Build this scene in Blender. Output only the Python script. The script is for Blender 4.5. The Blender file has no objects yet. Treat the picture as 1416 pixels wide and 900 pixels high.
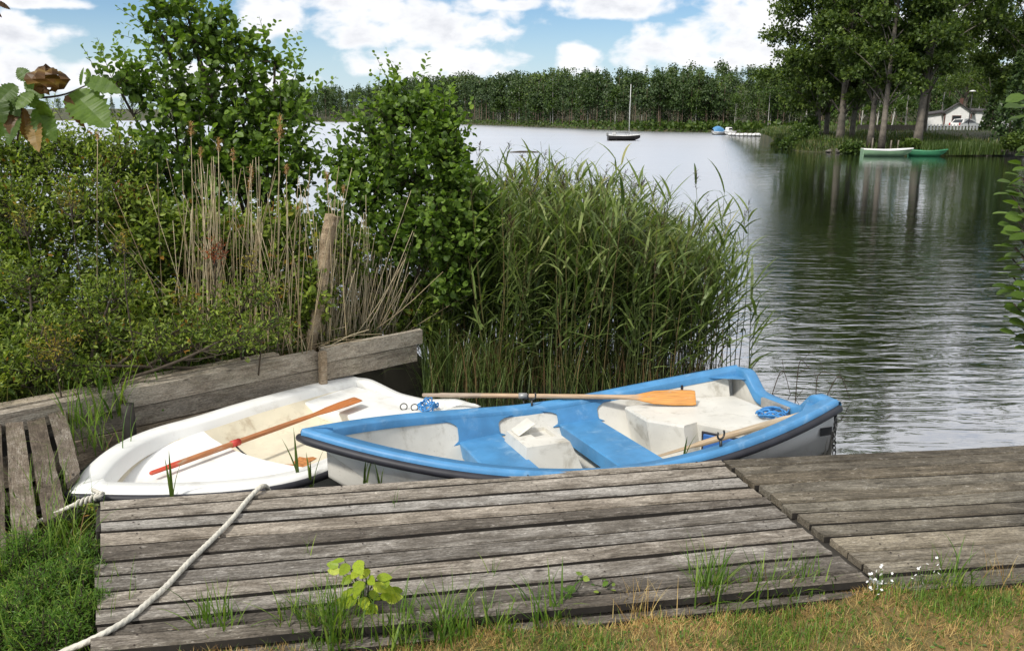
import bpy, math, random
import numpy as np
from mathutils import Vector, Matrix, Quaternion

random.seed(11)
rng = np.random.default_rng(11)
S = bpy.context.scene
COL = S.collection
R = math.radians
A = np.array

# ------------------------------------------------------------------ camera, sky, sun, exposure
F, CX, CY, CAMZ = 1150.0, 708.0, 450.0, 2.7
PITCH = math.atan(287 / 1150.0)
cam = bpy.data.cameras.new('camera')
camo = bpy.data.objects.new('camera', cam)
COL.objects.link(camo)
cam.sensor_width = 36.0
cam.sensor_fit = 'HORIZONTAL'
cam.lens = 36.0 * F / 1416.0
cam.clip_start = 0.05
cam.clip_end = 6000
camo.location = (0, 0, CAMZ)
camo.rotation_euler = (math.pi / 2 - PITCH, 0, 0)
S.camera = camo

SUN_DIR = Vector((-0.48, -0.55, 0.85)).normalized()
sl = bpy.data.lights.new('sun', 'SUN')
sl.energy = 3.6
sl.angle = R(6)
sl.color = (1.0, 0.96, 0.89)
so = bpy.data.objects.new('sun', sl)
COL.objects.link(so)
so.rotation_euler = SUN_DIR.to_track_quat('Z', 'Y').to_euler()

S.view_settings.view_transform = 'Standard'
S.view_settings.look = 'None'
S.view_settings.gamma = 1
S.view_settings.exposure = 0.0
S.view_settings.use_curve_mapping = False
S.cycles.use_denoising = True
S.cycles.max_bounces = 7
S.cycles.diffuse_bounces = 3
S.cycles.glossy_bounces = 3
S.cycles.transmission_bounces = 3
S.cycles.caustics_reflective = False
S.cycles.caustics_refractive = False

wd = bpy.data.worlds.new('World')
S.world = wd
wd.use_nodes = True
wd.cycles.sampling_method = 'MANUAL'
wd.cycles.sample_map_resolution = 512
NT = wd.node_tree
NT.nodes.clear()


class NG:
    """tiny helper that writes shader node networks"""
    def __init__(s, nt): s.nt = nt
    def n(s, t, **k):
        o = s.nt.nodes.new(t)
        for a, b in k.items(): setattr(o, a, b)
        return o
    def put(s, sock, v):
        if isinstance(v, bpy.types.NodeSocket): s.nt.links.new(v, sock)
        elif v is not None: sock.default_value = v
    def m(s, op, a, b=None, c=None, clamp=False):
        o = s.n('ShaderNodeMath', operation=op, use_clamp=clamp)
        for i, v in enumerate((a, b, c)): s.put(o.inputs[i], v)
        return o.outputs[0]
    def mr(s, v, a, b, c=0.0, d=1.0, smooth=True):
        o = s.n('ShaderNodeMapRange', interpolation_type='SMOOTHSTEP' if smooth else 'LINEAR')
        for i, q in enumerate((v, a, b, c, d)): s.put(o.inputs[i], q)
        return o.outputs[0]
    def noise(s, vec, scale, detail=4, rough=0.55, dist=0.0):
        o = s.n('ShaderNodeTexNoise')
        s.put(o.inputs['Vector'], vec)
        o.inputs['Scale'].default_value = scale
        o.inputs['Detail'].default_value = detail
        o.inputs['Roughness'].default_value = rough
        o.inputs['Distortion'].default_value = dist
        return o.outputs[0]
    def mix(s, f, a, b, bt='MIX'):
        o = s.n('ShaderNodeMix', data_type='RGBA', blend_type=bt)
        s.put(o.inputs[0], f); s.put(o.inputs[6], a); s.put(o.inputs[7], b)
        return o.outputs[2]
    def mapv(s, vec, sc=(1, 1, 1), loc=(0, 0, 0), rot=(0, 0, 0)):
        o = s.n('ShaderNodeMapping')
        s.put(o.inputs[0], vec)
        o.inputs[1].default_value = loc
        o.inputs[2].default_value = rot
        o.inputs[3].default_value = sc
        return o.outputs[0]
    def ramp(s, f, stops, interp='LINEAR'):
        o = s.n('ShaderNodeValToRGB')
        s.put(o.inputs[0], f)
        e = o.color_ramp.elements
        o.color_ramp.interpolation = interp
        while len(e) < len(stops): e.new(0.5)
        for q, (p, c) in zip(e, stops):
            q.position = p
            q.color = (*c, 1) if len(c) == 3 else c
        return o.outputs[0]
    def comb(s, x, y, z):
        o = s.n('ShaderNodeCombineXYZ')
        for i, v in enumerate((x, y, z)): s.put(o.inputs[i], v)
        return o.outputs[0]


cpz, spz = math.cos(PITCH), math.sin(PITCH)


def W(px, py, z=None, d=None):
    """place in the world of a spot measured on the photograph, at height z or distance d"""
    u = (px - CX) / F
    v = (CY - py) / F
    D = A([u, cpz + v * spz, -spz + v * cpz])
    t = (z - CAMZ) / D[2] if z is not None else d / D[1]
    return A([0, 0, CAMZ]) + D * t


def azel(px, py):
    p = W(px, py, d=1.0) - A([0, 0, CAMZ])
    return math.atan2(p[0], p[1]), math.asin(p[2] / np.linalg.norm(p))


def make_world():
    g = NG(NT)
    sky = g.n('ShaderNodeTexSky')
    sky.sky_type = 'NISHITA'
    sky.sun_disc = False
    sky.sun_elevation = math.asin(SUN_DIR.z)
    sky.sun_rotation = math.atan2(SUN_DIR.x, SUN_DIR.y)
    sky.altitude = 100
    sky.air_density = 1.0
    sky.dust_density = 0.25
    sky.ozone_density = 2.5
    tc = g.n('ShaderNodeTexCoord').outputs['Generated']
    sx = g.n('ShaderNodeSeparateXYZ')
    g.put(sx.inputs[0], tc)
    X, Y, Z = sx.outputs
    az = g.m('ARCTAN2', X, Y)
    el = g.m('ARCSINE', Z)
    # cumulus near the horizon, seen from the side: (px, py, rx, ry, brightness)
    clouds = [(575, 34, 165, 40), (600, 88, 140, 26), (372, 22, 52, 36), (805, 82, 36, 26), (950, 68, 120, 34),
              (1050, 40, 110, 55), (850, 8, 110, 18), (25, 46, 60, 24), (40, 106, 95, 30), (150, 105, 80, 26),
              (60, 4, 60, 9), (480, 2, 90, 16), (300, 110, 120, 24), (700, 6, 70, 10),
              (-180, 60, 150, 60), (-420, 20, 160, 80), (1260, 60, 160, 60), (1560, 20, 200, 90)]
    fld = None
    for (px, py, rx, ry) in clouds:
        a0, e0 = azel(px, py)
        ra, re = rx / F * 0.98, ry / F * 0.98
        dx = g.m('MULTIPLY', g.m('SUBTRACT', az, a0), 1 / ra)
        dy = g.m('MULTIPLY', g.m('SUBTRACT', el, e0), 1 / re)
        d2 = g.m('ADD', g.m('MULTIPLY', dx, dx), g.m('MULTIPLY', dy, dy))
        v = g.m('SUBTRACT', 1.0, d2)
        v = g.m('MAXIMUM', v, -1.0)
        fld = v if fld is None else g.m('SMOOTH_MAX', fld, v, 0.25)
    nv = g.comb(g.m('MULTIPLY', az, 1.0), g.m('MULTIPLY', el, 1.7), 0.0)
    n1 = g.noise(nv, 24, 5, 0.5, 0.2)
    f1 = g.m('ADD', fld, g.m('MULTIPLY', g.m('SUBTRACT', n1, 0.5), 3.0))
    # the broken cloud cover overhead, as seen from below
    zz = g.m('ADD', g.m('MAXIMUM', Z, 0.0), 0.22)
    pv = g.comb(g.m('DIVIDE', X, zz), g.m('DIVIDE', Y, zz), 3.3)
    n2 = g.noise(pv, 1.6, 7, 0.6, 0.4)
    f2 = g.m('MULTIPLY', g.m('SUBTRACT', n2, 0.27), 6.0)
    hi = g.mr(el, 0.135, 0.22)
    field = g.m('ADD', g.m('MULTIPLY', f1, g.m('SUBTRACT', 1.0, hi)), g.m('MULTIPLY', f2, hi))
    mask = g.mr(field, -0.05, 0.75)
    core = g.mr(field, 0.3, 1.6)
    n3 = g.noise(nv, 14, 5, 0.6)
    sh = g.m('MULTIPLY', core, g.mr(n3, 0.38, 0.66))
    ccol = g.mix(sh, (10.6, 10.6, 10.8, 1), (7.2, 7.4, 8.0, 1))
    # thin white veil low over the horizon
    veil = g.mr(el, 0.0, 0.13, 0.85, 0.0)
    skyc = g.mix(1.0, sky.outputs[0], (0.86, 1.02, 1.16, 1), 'MULTIPLY')
    skyc = g.mix(veil, skyc, (6.6, 8.0, 9.0, 1))
    c = g.mix(g.m('MULTIPLY', mask, 0.97), skyc, ccol)
    bg = g.n('ShaderNodeBackground')
    g.put(bg.inputs[0], c)
    bg.inputs[1].default_value = 0.10
    out = g.n('ShaderNodeOutputWorld')
    NT.links.new(bg.outputs[0], out.inputs[0])


make_world()

# ------------------------------------------------------------------ helpers: meshes and objects


class MB:
    """collects shapes; build() links them as ONE mesh object (several materials allowed)"""
    def __init__(s): s.p = []; s.nv = 0
    def add(s, V, Fs, mat=0, tint=None, smooth=False):
        V = np.asarray(V, float).reshape(-1, 3)
        if not isinstance(Fs, list) or (len(Fs) and not isinstance(Fs[0], np.ndarray)):
            by = {}
            for f in Fs: by.setdefault(len(f), []).append(f)
            Fs = [A(q) for q in by.values()]
        t = np.zeros(len(V)) if tint is None else np.broadcast_to(np.asarray(tint, float), (len(V),))
        s.p.append((V, [f + s.nv for f in Fs if len(f)], mat, t, smooth))
        s.nv += len(V)
        return s
    def box(s, c, d, mat=0, rz=0.0, M=None, bev=0.0):
        dx, dy, dz = [q / 2 for q in d]
        if bev > 0:
            b = bev
            V, Fc = [], []
            ring = [(-dx, -dy + b), (-dx + b, -dy), (dx - b, -dy), (dx, -dy + b), (dx, dy - b), (dx - b, dy), (-dx + b, dy), (-dx, dy - b)]
            ins = [(x * (1 - b / dx), y * (1 - b / dy)) for x, y in ring]
            for pts, z in ((ins, -dz), (ring, -dz + b), (ring, dz - b), (ins, dz)):
                V += [(x, y, z) for x, y in pts]
            for k in range(3):
                for i in range(8):
                    j = (i + 1) % 8
                    Fc.append((k * 8 + i, k * 8 + j, k * 8 + 8 + j, k * 8 + 8 + i))
            Fc.append(tuple(range(7, -1, -1))); Fc.append(tuple(range(24, 32)))
        else:
            V = [(x, y, z) for z in (-dz, dz) for x, y in ((-dx, -dy), (dx, -dy), (dx, dy), (-dx, dy))]
            Fc = [(3, 2, 1, 0), (4, 5, 6, 7), (0, 1, 5, 4), (1, 2, 6, 5), (2, 3, 7, 6), (3, 0, 4, 7)]
        V = A(V, float)
        if M is not None: V = V @ A(M).T
        if rz:
            ca, sa = math.cos(rz), math.sin(rz)
            V = V @ A([[ca, sa, 0], [-sa, ca, 0], [0, 0, 1]])
        return s.add(V + A(c), Fc, mat)
    def tube(s, pts, r, n=6, mat=0, tint=None, cap=True, smooth=True):
        V, Fc = tube(pts, r, n, cap)
        return s.add(V, Fc, mat, tint, smooth)
    def build(s, name, mats, parent=None, loc=None):
        if not isinstance(mats, (list, tuple)): mats = [mats]
        me = bpy.data.meshes.new(name)
        V = np.concatenate([p[0] for p in s.p])
        me.vertices.add(len(V))
        me.vertices.foreach_set('co', V.astype(np.float32).ravel())
        loops, starts, mi, sm = [], [], [], []
        off = 0
        for V_, Fs, m, t, smo in s.p:
            for f in Fs:
                k = f.shape[1]
                loops.append(f.ravel())
                starts.append(off + np.arange(len(f)) * k)
                off += f.size
                mi.append(np.full(len(f), m)); sm.append(np.full(len(f), smo))
        loops = np.concatenate(loops); starts = np.concatenate(starts)
        me.loops.add(len(loops))
        me.loops.foreach_set('vertex_index', loops.astype(np.int32))
        me.polygons.add(len(starts))
        me.polygons.foreach_set('loop_start', starts.astype(np.int32))
        me.polygons.foreach_set('material_index', np.concatenate(mi).astype(np.int32))
        me.polygons.foreach_set('use_smooth', np.concatenate(sm))
        at = me.attributes.new('tint', 'FLOAT', 'POINT')
        at.data.foreach_set('value', np.concatenate([p[3] for p in s.p]).astype(np.float32))
        for m in mats: me.materials.append(m)
        me.update(calc_edges=True)
        me.validate()
        o = bpy.data.objects.new(name, me)
        COL.objects.link(o)
        if parent is not None: o.parent = parent
        if loc is not None: o.location = loc
        return o


def tube(pts, r, n=6, cap=True, strands=0, pitch=0.08):
    P = np.asarray(pts, float)
    k = len(P)
    r = np.broadcast_to(np.asarray(r, float), (k,))
    T = np.gradient(P, axis=0)
    T /= np.linalg.norm(T, axis=1)[:, None] + 1e-9
    up = A([0.0, 0, 1]) if abs(T[0][2]) < 0.9 else A([1.0, 0, 0])
    u = np.cross(T[0], up); u /= np.linalg.norm(u)
    V = []
    dist = 0
    for i in range(k):
        u = u - T[i] * (u @ T[i]); u /= np.linalg.norm(u) + 1e-9
        v = np.cross(T[i], u)
        if i: dist += np.linalg.norm(P[i] - P[i - 1])
        a = np.arange(n) * 2 * math.pi / n
        rr = r[i] * (1 + (0.22 * np.abs(np.cos(strands * (a) / 2 + dist / pitch * math.pi * strands / 2)) - 0.12 if strands else 0) * np.ones(n))
        V.append(P[i] + (np.cos(a) * rr)[:, None] * u + (np.sin(a) * rr)[:, None] * v)
    V = np.concatenate(V)
    i = np.arange(k - 1)[:, None] * n
    j = np.arange(n)[None]
    j2 = (j + 1) % n
    Q = np.stack([i + j, i + j2, i + n + j2, i + n + j], -1).reshape(-1, 4)
    Fc = [Q]
    if cap and n > 2:
        Fc += [A([list(range(n - 1, -1, -1))]), A([list(range((k - 1) * n, k * n))])]
    return V, Fc


def smooth_path(pts, n=40, closed=False):
    """Catmull-Rom through the points"""
    P = [A(p, float) for p in pts]
    P = [2 * P[0] - P[1]] + P + [2 * P[-1] - P[-2]]
    out = []
    m = len(P) - 3
    for q in np.linspace(0, m - 1e-6, n):
        i = int(q); t = q - i
        a, b, c, d = P[i:i + 4]
        out.append(0.5 * (2 * b + (c - a) * t + (2 * a - 5 * b + 4 * c - d) * t * t + (3 * b - a - 3 * c + d) * t ** 3))
    return A(out)


def tag(o, label=None, cat=None, group=None, kind=None):
    if label: o['label'] = label
    if cat: o['category'] = cat
    if group: o['group'] = group
    if kind: o['kind'] = kind
    return o


def empty(name, loc=(0, 0, 0), rz=0.0, label=None, cat=None, group=None):
    o = bpy.data.objects.new(name, None)
    COL.objects.link(o)
    o.empty_display_size = 0.1
    o.location = loc
    o.rotation_euler = (0, 0, rz)
    return tag(o, label, cat, group)


def copy_tree(o, parent=None):
    c = o.copy()
    COL.objects.link(c)
    c.parent = parent
    for ch in list(o.children): copy_tree(ch, c)
    return c


def norm(v):
    return v / (np.linalg.norm(v, axis=-1, keepdims=True) + 1e-9)


# leaf templates: (x across, y along, z lift)
LEAF = (A([(0, 0, 0), (-.36, .22, .07), (-.47, .58, .08), (0, 1, -.04), (.47, .58, .08), (.36, .22, .07), (0, .3, 0), (0, .68, .0), (-.28, .86, .03), (.28, .86, .03)]),
        [A([(0, 6, 1), (0, 5, 6), (7, 3, 8), (7, 9, 3)]), A([(6, 7, 2, 1), (5, 4, 7, 6)]), A([(7, 8, 2), (7, 4, 9)])])
DIA = (A([(0, 0, 0), (-.4, .5, .12), (0, 1, 0), (.4, .5, .12)]), [A([(0, 2, 1), (0, 3, 2)])])
OVAL = (A([(0, 0, 0), (-.34, .35, .06), (-.3, .7, .06), (0, 1, -.03), (.3, .7, .06), (.34, .35, .06), (0, .5, 0)]),
        [A([(0, 6, 1), (1, 6, 2), (2, 6, 3), (3, 6, 4), (4, 6, 5), (5, 6, 0)])])


def place(tpl, P, D, N, l, w):
    Vt, Ft = tpl
    D = norm(D); X = norm(np.cross(D, N)); N = np.cross(X, D)
    n = len(P)
    l = np.broadcast_to(l, (n,)); w = np.broadcast_to(w, (n,))
    V = (P[:, None] + X[:, None] * (Vt[None, :, 0, None] * w[:, None, None]) + D[:, None] * (Vt[None, :, 1, None] * l[:, None, None])
         + N[:, None] * (Vt[None, :, 2, None] * l[:, None, None]))
    k = len(Vt)
    off = (np.arange(n) * k)[:, None, None]
    Fs = [(f[None] + off).reshape(-1, f.shape[1]) for f in Ft]
    return V.reshape(-1, 3), Fs, k


def blades(P, az, lean, length, width, droop, seg=5, twist=None, tip=0.05, midw=0.0):
    """many grass-like strips at once; droop in radians added along the blade"""
    n = len(P)
    B = lambda q: np.broadcast_to(np.asarray(q, float), (n,))
    az, lean, length, width, droop = map(B, (az, lean, length, width, droop))
    t = np.linspace(0, 1, seg + 1)
    th = lean[:, None] + droop[:, None] * ((t[:-1] + t[1:]) / 2)[None] ** 1.4
    st = length[:, None] / seg
    hx = np.concatenate([np.zeros((n, 1)), np.cumsum(np.sin(th) * st, 1)], 1)
    hz = np.concatenate([np.zeros((n, 1)), np.cumsum(np.cos(th) * st, 1)], 1)
    c, s_ = np.cos(az), np.sin(az)
    ctr = P[:, None] + np.stack([c[:, None] * hx, s_[:, None] * hx, hz], -1)
    prof = (1 - t ** 2.2) * (1 - tip) + tip
    if midw: prof = np.sin(np.clip(t * 0.82 + 0.18, 0, 1) * math.pi) ** 0.8 * (1 - 0.02) + 0.02
    tw = az + math.pi / 2 + (0 if twist is None else B(twist))
    side = np.stack([np.cos(tw), np.sin(tw), np.zeros(n)], -1)
    off = side[:, None] * (prof[None, :, None] * width[:, None, None] / 2)
    V = np.stack([ctr - off, ctr + off], 2).reshape(n, -1, 3)
    q = np.arange(seg)
    f = np.stack([2 * q, 2 * q + 1, 2 * q + 3, 2 * q + 2], -1)
    Fs = (f[None] + (np.arange(n) * 2 * (seg + 1))[:, None, None]).reshape(-1, 4)
    return V.reshape(-1, 3), [Fs], 2 * (seg + 1)


# ------------------------------------------------------------------ materials
MATS = {}


def base_mat(name):
    m = bpy.data.materials.new(name)
    m.use_nodes = True
    g = NG(m.node_tree)
    b = m.node_tree.nodes['Principled BSDF']
    MATS[name] = m
    return m, g, b


def plain(name, col, rough=0.5, var=0.12, vscale=6.0, bump=0.0, metal=0.0, dirt=None, dirt_amt=0.0, dscale=5.0, spec=0.5):
    m, g, b = base_mat(name)
    tc = g.n('ShaderNodeTexCoord').outputs['Object']
    n = g.noise(tc, vscale, 5, 0.6)
    c = g.mix(g.mr(n, 0.3, 0.7), tuple(q * (1 - var) for q in col) + (1,), tuple(min(q * (1 + var), 1) for q in col) + (1,))
    if dirt:
        d = g.noise(tc, dscale, 8, 0.68, 0.4)
        c = g.mix(g.m('MULTIPLY', g.mr(d, 0.52, 0.72), dirt_amt), c, (*dirt, 1))
        d2 = g.noise(tc, dscale * 14, 3, 0.6)
        c = g.mix(g.m('MULTIPLY', g.mr(d2, 0.66, 0.74), dirt_amt * 0.8), c, (*dirt, 1))
    g.put(b.inputs['Base Color'], c)
    b.inputs['Roughness'].default_value = rough
    b.inputs['Metallic'].default_value = metal
    b.inputs['Specular IOR Level'].default_value = spec
    if bump:
        bn = g.n('ShaderNodeBump')
        bn.inputs['Strength'].default_value = bump
        bn.inputs['Distance'].default_value = 0.02
        g.put(bn.inputs['Height'], g.noise(tc, vscale * 6, 5, 0.6))
        g.put(b.inputs['Normal'], bn.outputs[0])
    return m


def wood(name, dark, mid, light, fleck=0.5, moss=0.0, gscale=1.0):
    """weathered boards; grain runs along the object's own X axis"""
    m, g, b = base_mat(name)
    tc = g.n('ShaderNodeTexCoord').outputs['Object']
    oi = g.n('ShaderNodeObjectInfo').outputs['Random']
    off = g.comb(g.m('MULTIPLY', oi, 37.0), g.m('MULTIPLY', oi, 11.0), g.m('MULTIPLY', oi, 5.0))
    va = g.n('ShaderNodeVectorMath', operation='ADD')
    g.put(va.inputs[0], tc); g.put(va.inputs[1], off)
    v = va.outputs[0]
    grain = g.noise(g.mapv(v, (4.5 * gscale, 95 * gscale, 95 * gscale)), 1.0, 8, 0.72, 0.6)
    fine = g.noise(g.mapv(v, (9, 260, 260)), 1.0, 3, 0.6)
    blot = g.noise(g.mapv(v, (3.6, 9, 9)), 1.0, 8, 0.74, 0.8)
    blot2 = g.noise(g.mapv(v, (11, 34, 34)), 1.0, 7, 0.75, 0.8)
    f = g.m('ADD', g.m('MULTIPLY', grain, 0.45), g.m('MULTIPLY', blot, 0.55))
    f = g.m('ADD', f, g.m('MULTIPLY', g.m('SUBTRACT', oi, 0.5), 0.12))
    c = g.ramp(f, [(0.30, dark), (0.47, mid), (0.62, light), (0.75, tuple(min(1, q * 1.25) for q in light))])
    # dark soaked patches and knots
    c = g.mix(g.m('MULTIPLY', g.mr(blot2, 0.56, 0.74), 0.62), c, (*[q * 0.55 for q in dark], 1))
    vor = g.n('ShaderNodeTexVoronoi')
    g.put(vor.inputs['Vector'], g.mapv(v, (2.6, 10, 10)))
    vor.inputs['Scale'].default_value = 1.0
    kn = g.mr(vor.outputs[0], 0.03, 0.11, 1.0, 0.0)
    c = g.mix(g.m('MULTIPLY', kn, 0.8), c, (*[q * 0.35 for q in dark], 1))
    # lichen and scuffs, drawn out along the grain
    fl = g.noise(g.mapv(v, (22, 75, 75)), 1.0, 6, 0.75, 0.4)
    flm = g.m('MULTIPLY', g.mr(fl, 0.55, 0.65), g.mr(blot, 0.42, 0.62))
    c = g.mix(g.m('MULTIPLY', flm, fleck), c, (0.52, 0.50, 0.46, 1))
    # speckle of grit and lichen, and boards of different age and colour
    sp_ = g.noise(g.mapv(v, (55, 130, 130)), 1.0, 4, 0.7)
    c = g.mix(1.0, c, g.ramp(sp_, [(0.3, (0.55, 0.54, 0.53)), (0.5, (1.0, 1.0, 1.0)), (0.72, (1.5, 1.5, 1.48))]), 'MULTIPLY')
    hue = g.m('FRACT', g.m('MULTIPLY', oi, 7.31))
    c = g.mix(1.0, c, g.ramp(hue, [(0.0, (0.80, 0.76, 0.72)), (0.35, (1.0, 1.0, 1.0)), (0.7, (1.08, 1.0, 0.90)), (1.0, (1.16, 1.15, 1.13))]), 'MULTIPLY')
    crack = g.mr(fine, 0.60, 0.70)
    c = g.mix(g.m('MULTIPLY', crack, 0.65), c, (*[q * 0.3 for q in dark], 1))
    if moss:
        ms = g.noise(v, 5.0, 6, 0.7)
        c = g.mix(g.m('MULTIPLY', g.mr(ms, 0.5, 0.66), moss), c, (0.075, 0.085, 0.03, 1))
    g.put(b.inputs['Base Color'], c)
    b.inputs['Roughness'].default_value = 0.82
    b.inputs['Specular IOR Level'].default_value = 0.25
    bn = g.n('ShaderNodeBump')
    bn.inputs['Strength'].default_value = 0.75
    bn.inputs['Distance'].default_value = 0.012
    h = g.m('ADD', g.m('MULTIPLY', grain, 0.8), g.m('MULTIPLY', crack, -0.35))
    h = g.m('ADD', h, g.m('MULTIPLY', blot2, 0.25))
    g.put(bn.inputs['Height'], h)
    g.put(b.inputs['Normal'], bn.outputs[0])
    return m


def leafmat(name, stops, trans=0.35, rough=0.45, spec=0.35, vein=0.0):
    m, g, b = base_mat(name)
    at = g.n('ShaderNodeAttribute', attribute_name='tint').outputs['Fac']
    oi = g.n('ShaderNodeObjectInfo').outputs['Random']
    f = g.m('FRACT', g.m('ADD', at, g.m('MULTIPLY', oi, 0.0)))
    c = g.ramp(f, stops)
    tc = g.n('ShaderNodeTexCoord').outputs['Object']
    n = g.noise(tc, 9.0, 3, 0.6)
    c = g.mix(1.0, c, g.ramp(n, [(0.3, (0.78, 0.82, 0.8)), (0.7, (1.18, 1.14, 1.05))]), 'MULTIPLY')
    g.put(b.inputs['Base Color'], c)
    b.inputs['Roughness'].default_value = rough
    b.inputs['Specular IOR Level'].default_value = spec
    t = g.n('ShaderNodeBsdfTranslucent')
    g.put(t.inputs[0], g.mix(1.0, c, (1.25, 1.35, 0.55, 1), 'MULTIPLY'))
    mx = g.n('ShaderNodeMixShader')
    mx.inputs[0].default_value = trans
    nt = m.node_tree
    nt.links.new(b.outputs[0], mx.inputs[1]); nt.links.new(t.outputs[0], mx.inputs[2])
    nt.links.new(mx.outputs[0], nt.nodes['Material Output'].inputs[0])
    return m


M_dock = wood('weathered_dock_wood', (0.048, 0.040, 0.032), (0.152, 0.137, 0.117), (0.36, 0.34, 0.31), 0.9)
M_dock2 = wood('browner_dock_wood', (0.038, 0.033, 0.024), (0.118, 0.104, 0.080), (0.26, 0.235, 0.185), 0.6)
M_walk = wood('mossy_walkway_wood', (0.05, 0.04, 0.03), (0.13, 0.105, 0.08), (0.26, 0.23, 0.19), 0.5, 0.35)
M_wall = wood('grey_wall_timber', (0.11, 0.09, 0.068), (0.25, 0.215, 0.17), (0.42, 0.38, 0.315), 0.3, 0.15, 0.7)
M_post = wood('bleached_post_wood', (0.16, 0.115, 0.07), (0.34, 0.265, 0.18), (0.52, 0.45, 0.35), 0.2)
M_nail = plain('rusty_nail', (0.035, 0.022, 0.015), 0.8, 0.3, 40)
M_edge = plain('shaded_plank_edge', (0.022, 0.018, 0.014), 0.9, 0.35, 12)  # shade of the plank gaps, put into the colour of the board sides
M_under = plain('dark_wet_timber', (0.03, 0.026, 0.02), 0.8, 0.3, 8)
M_white = plain('white_gelcoat', (0.82, 0.82, 0.79), 0.38, 0.03, 2.0, 0, 0, (0.40, 0.36, 0.28), 0.38, 3.0)
M_liner = plain('grimy_white_gelcoat', (0.63, 0.61, 0.55), 0.5, 0.08, 3.0, 0, 0, (0.22, 0.19, 0.13), 0.6, 4.5)
M_cream = plain('stained_cream_gelcoat', (0.70, 0.64, 0.49), 0.5, 0.1, 3.0, 0, 0, (0.30, 0.19, 0.08), 0.6, 4.0)
M_blue = plain('faded_blue_gelcoat', (0.062, 0.225, 0.44), 0.48, 0.16, 4.0, 0, 0, (0.22, 0.38, 0.55), 0.55, 7.0)
M_dkblue = plain('dark_blue_hatch', (0.03, 0.12, 0.36), 0.45, 0.1, 4)
M_rubber = plain('black_rubber', (0.018, 0.018, 0.024), 0.55, 0.25, 8)
M_alu = plain('grey_metal', (0.34, 0.34, 0.33), 0.5, 0.2, 9, 0, 0.5, (0.12, 0.08, 0.05), 0.7, 9)
M_steel = plain('dark_steel', (0.06, 0.06, 0.06), 0.5, 0.2, 9, 0, 0.6)
M_rope = plain('off_white_rope', (0.58, 0.55, 0.47), 0.85, 0.15, 20, 0.3, 0, (0.25, 0.22, 0.16), 0.4, 12)
M_ropeb = plain('blue_rope', (0.05, 0.22, 0.50), 0.8, 0.25, 25)
M_net = plain('green_net', (0.10, 0.16, 0.07), 0.8, 0.3, 25)
M_pfleck = plain('white_paint', (0.8, 0.79, 0.77), 0.6, 0.06, 3)
M_rust = plain('orange_rust_stain', (0.42, 0.17, 0.05), 0.8, 0.35, 30)
M_soil = plain('dark_soil', (0.045, 0.035, 0.024), 0.95, 0.4, 4, 0.6)


def oar_mat(name, c0, c1, c2, xs):
    """bare and varnished wood along the oar's own X"""
    m, g, b = base_mat(name)
    tc = g.n('ShaderNodeTexCoord').outputs['Object']
    sx = g.n('ShaderNodeSeparateXYZ'); g.put(sx.inputs[0], tc)
    gr = g.noise(g.mapv(tc, (5, 90, 90)), 1.0, 5, 0.65)
    bl = g.noise(g.mapv(tc, (6, 20, 20)), 1.0, 6, 0.7)
    x = g.m('ADD', sx.outputs[0], g.m('MULTIPLY', g.m('SUBTRACT', bl, 0.5), 0.16))
    c = g.mix(g.mr(x, xs[0], xs[0] + 0.02), (*c0, 1), (*c1, 1))
    c = g.mix(g.mr(x, xs[1], xs[1] + 0.12), c, (*c2, 1))
    c = g.mix(1.0, c, g.ramp(gr, [(0.3, (0.6, 0.6, 0.6)), (0.7, (1.25, 1.25, 1.25))]), 'MULTIPLY')
    c = g.mix(g.m('MULTIPLY', g.mr(bl, 0.56, 0.72), 0.6), c, (0.42, 0.36, 0.27, 1))
    g.put(b.inputs['Base Color'], c)
    b.inputs['Roughness'].default_value = 0.5
    return m


M_oar1 = oar_mat('red_tipped_oar_wood', (0.58, 0.07, 0.03), (0.40, 0.16, 0.06), (0.48, 0.17, 0.05), (0.22, 1.2))
M_oar2 = oar_mat('bleached_oar_wood', (0.36, 0.28, 0.21), (0.46, 0.32, 0.2), (0.58, 0.26, 0.06), (0.5, 1.75))
M_oar3 = oar_mat('worn_oar_wood', (0.45, 0.36, 0.25), (0.44, 0.33, 0.21), (0.42, 0.3, 0.18), (0.5, 1.5))

G_alder = leafmat('alder_leaf', [(0, (0.045, 0.085, 0.014)), (0.45, (0.115, 0.195, 0.030)), (0.85, (0.21, 0.32, 0.055)), (1, (0.30, 0.40, 0.08))], 0.42)
G_herb = leafmat('herb_leaf', [(0, (0.055, 0.10, 0.016)), (0.5, (0.19, 0.26, 0.042)), (0.88, (0.37, 0.45, 0.085)), (0.94, (0.30, 0.26, 0.03)), (1, (0.32, 0.14, 0.03))], 0.40)
G_yellow = leafmat('yellowed_leaf', [(0, (0.14, 0.16, 0.02)), (0.6, (0.30, 0.25, 0.03)), (1, (0.40, 0.24, 0.04))], 0.3)
G_red = leafmat('reddened_leaf', [(0, (0.20, 0.05, 0.02)), (1, (0.36, 0.10, 0.03))], 0.3)
G_reed = leafmat('reed_leaf', [(0, (0.060, 0.100, 0.022)), (0.5, (0.155, 0.215, 0.062)), (0.85, (0.28, 0.335, 0.12)), (1, (0.42, 0.40, 0.19))], 0.38)
G_stem = leafmat('reed_stem', [(0, (0.03, 0.05, 0.012)), (0.6, (0.07, 0.085, 0.025)), (1, (0.17, 0.125, 0.055))], 0.0)
G_dry = leafmat('dry_reed_straw', [(0, (0.20, 0.15, 0.09)), (0.5, (0.38, 0.30, 0.19)), (1, (0.56, 0.48, 0.34))], 0.0, 0.7)
G_plume = leafmat('tan_plume', [(0, (0.38, 0.21, 0.11)), (1, (0.60, 0.40, 0.25))], 0.3, 0.9, 0.1)
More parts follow.
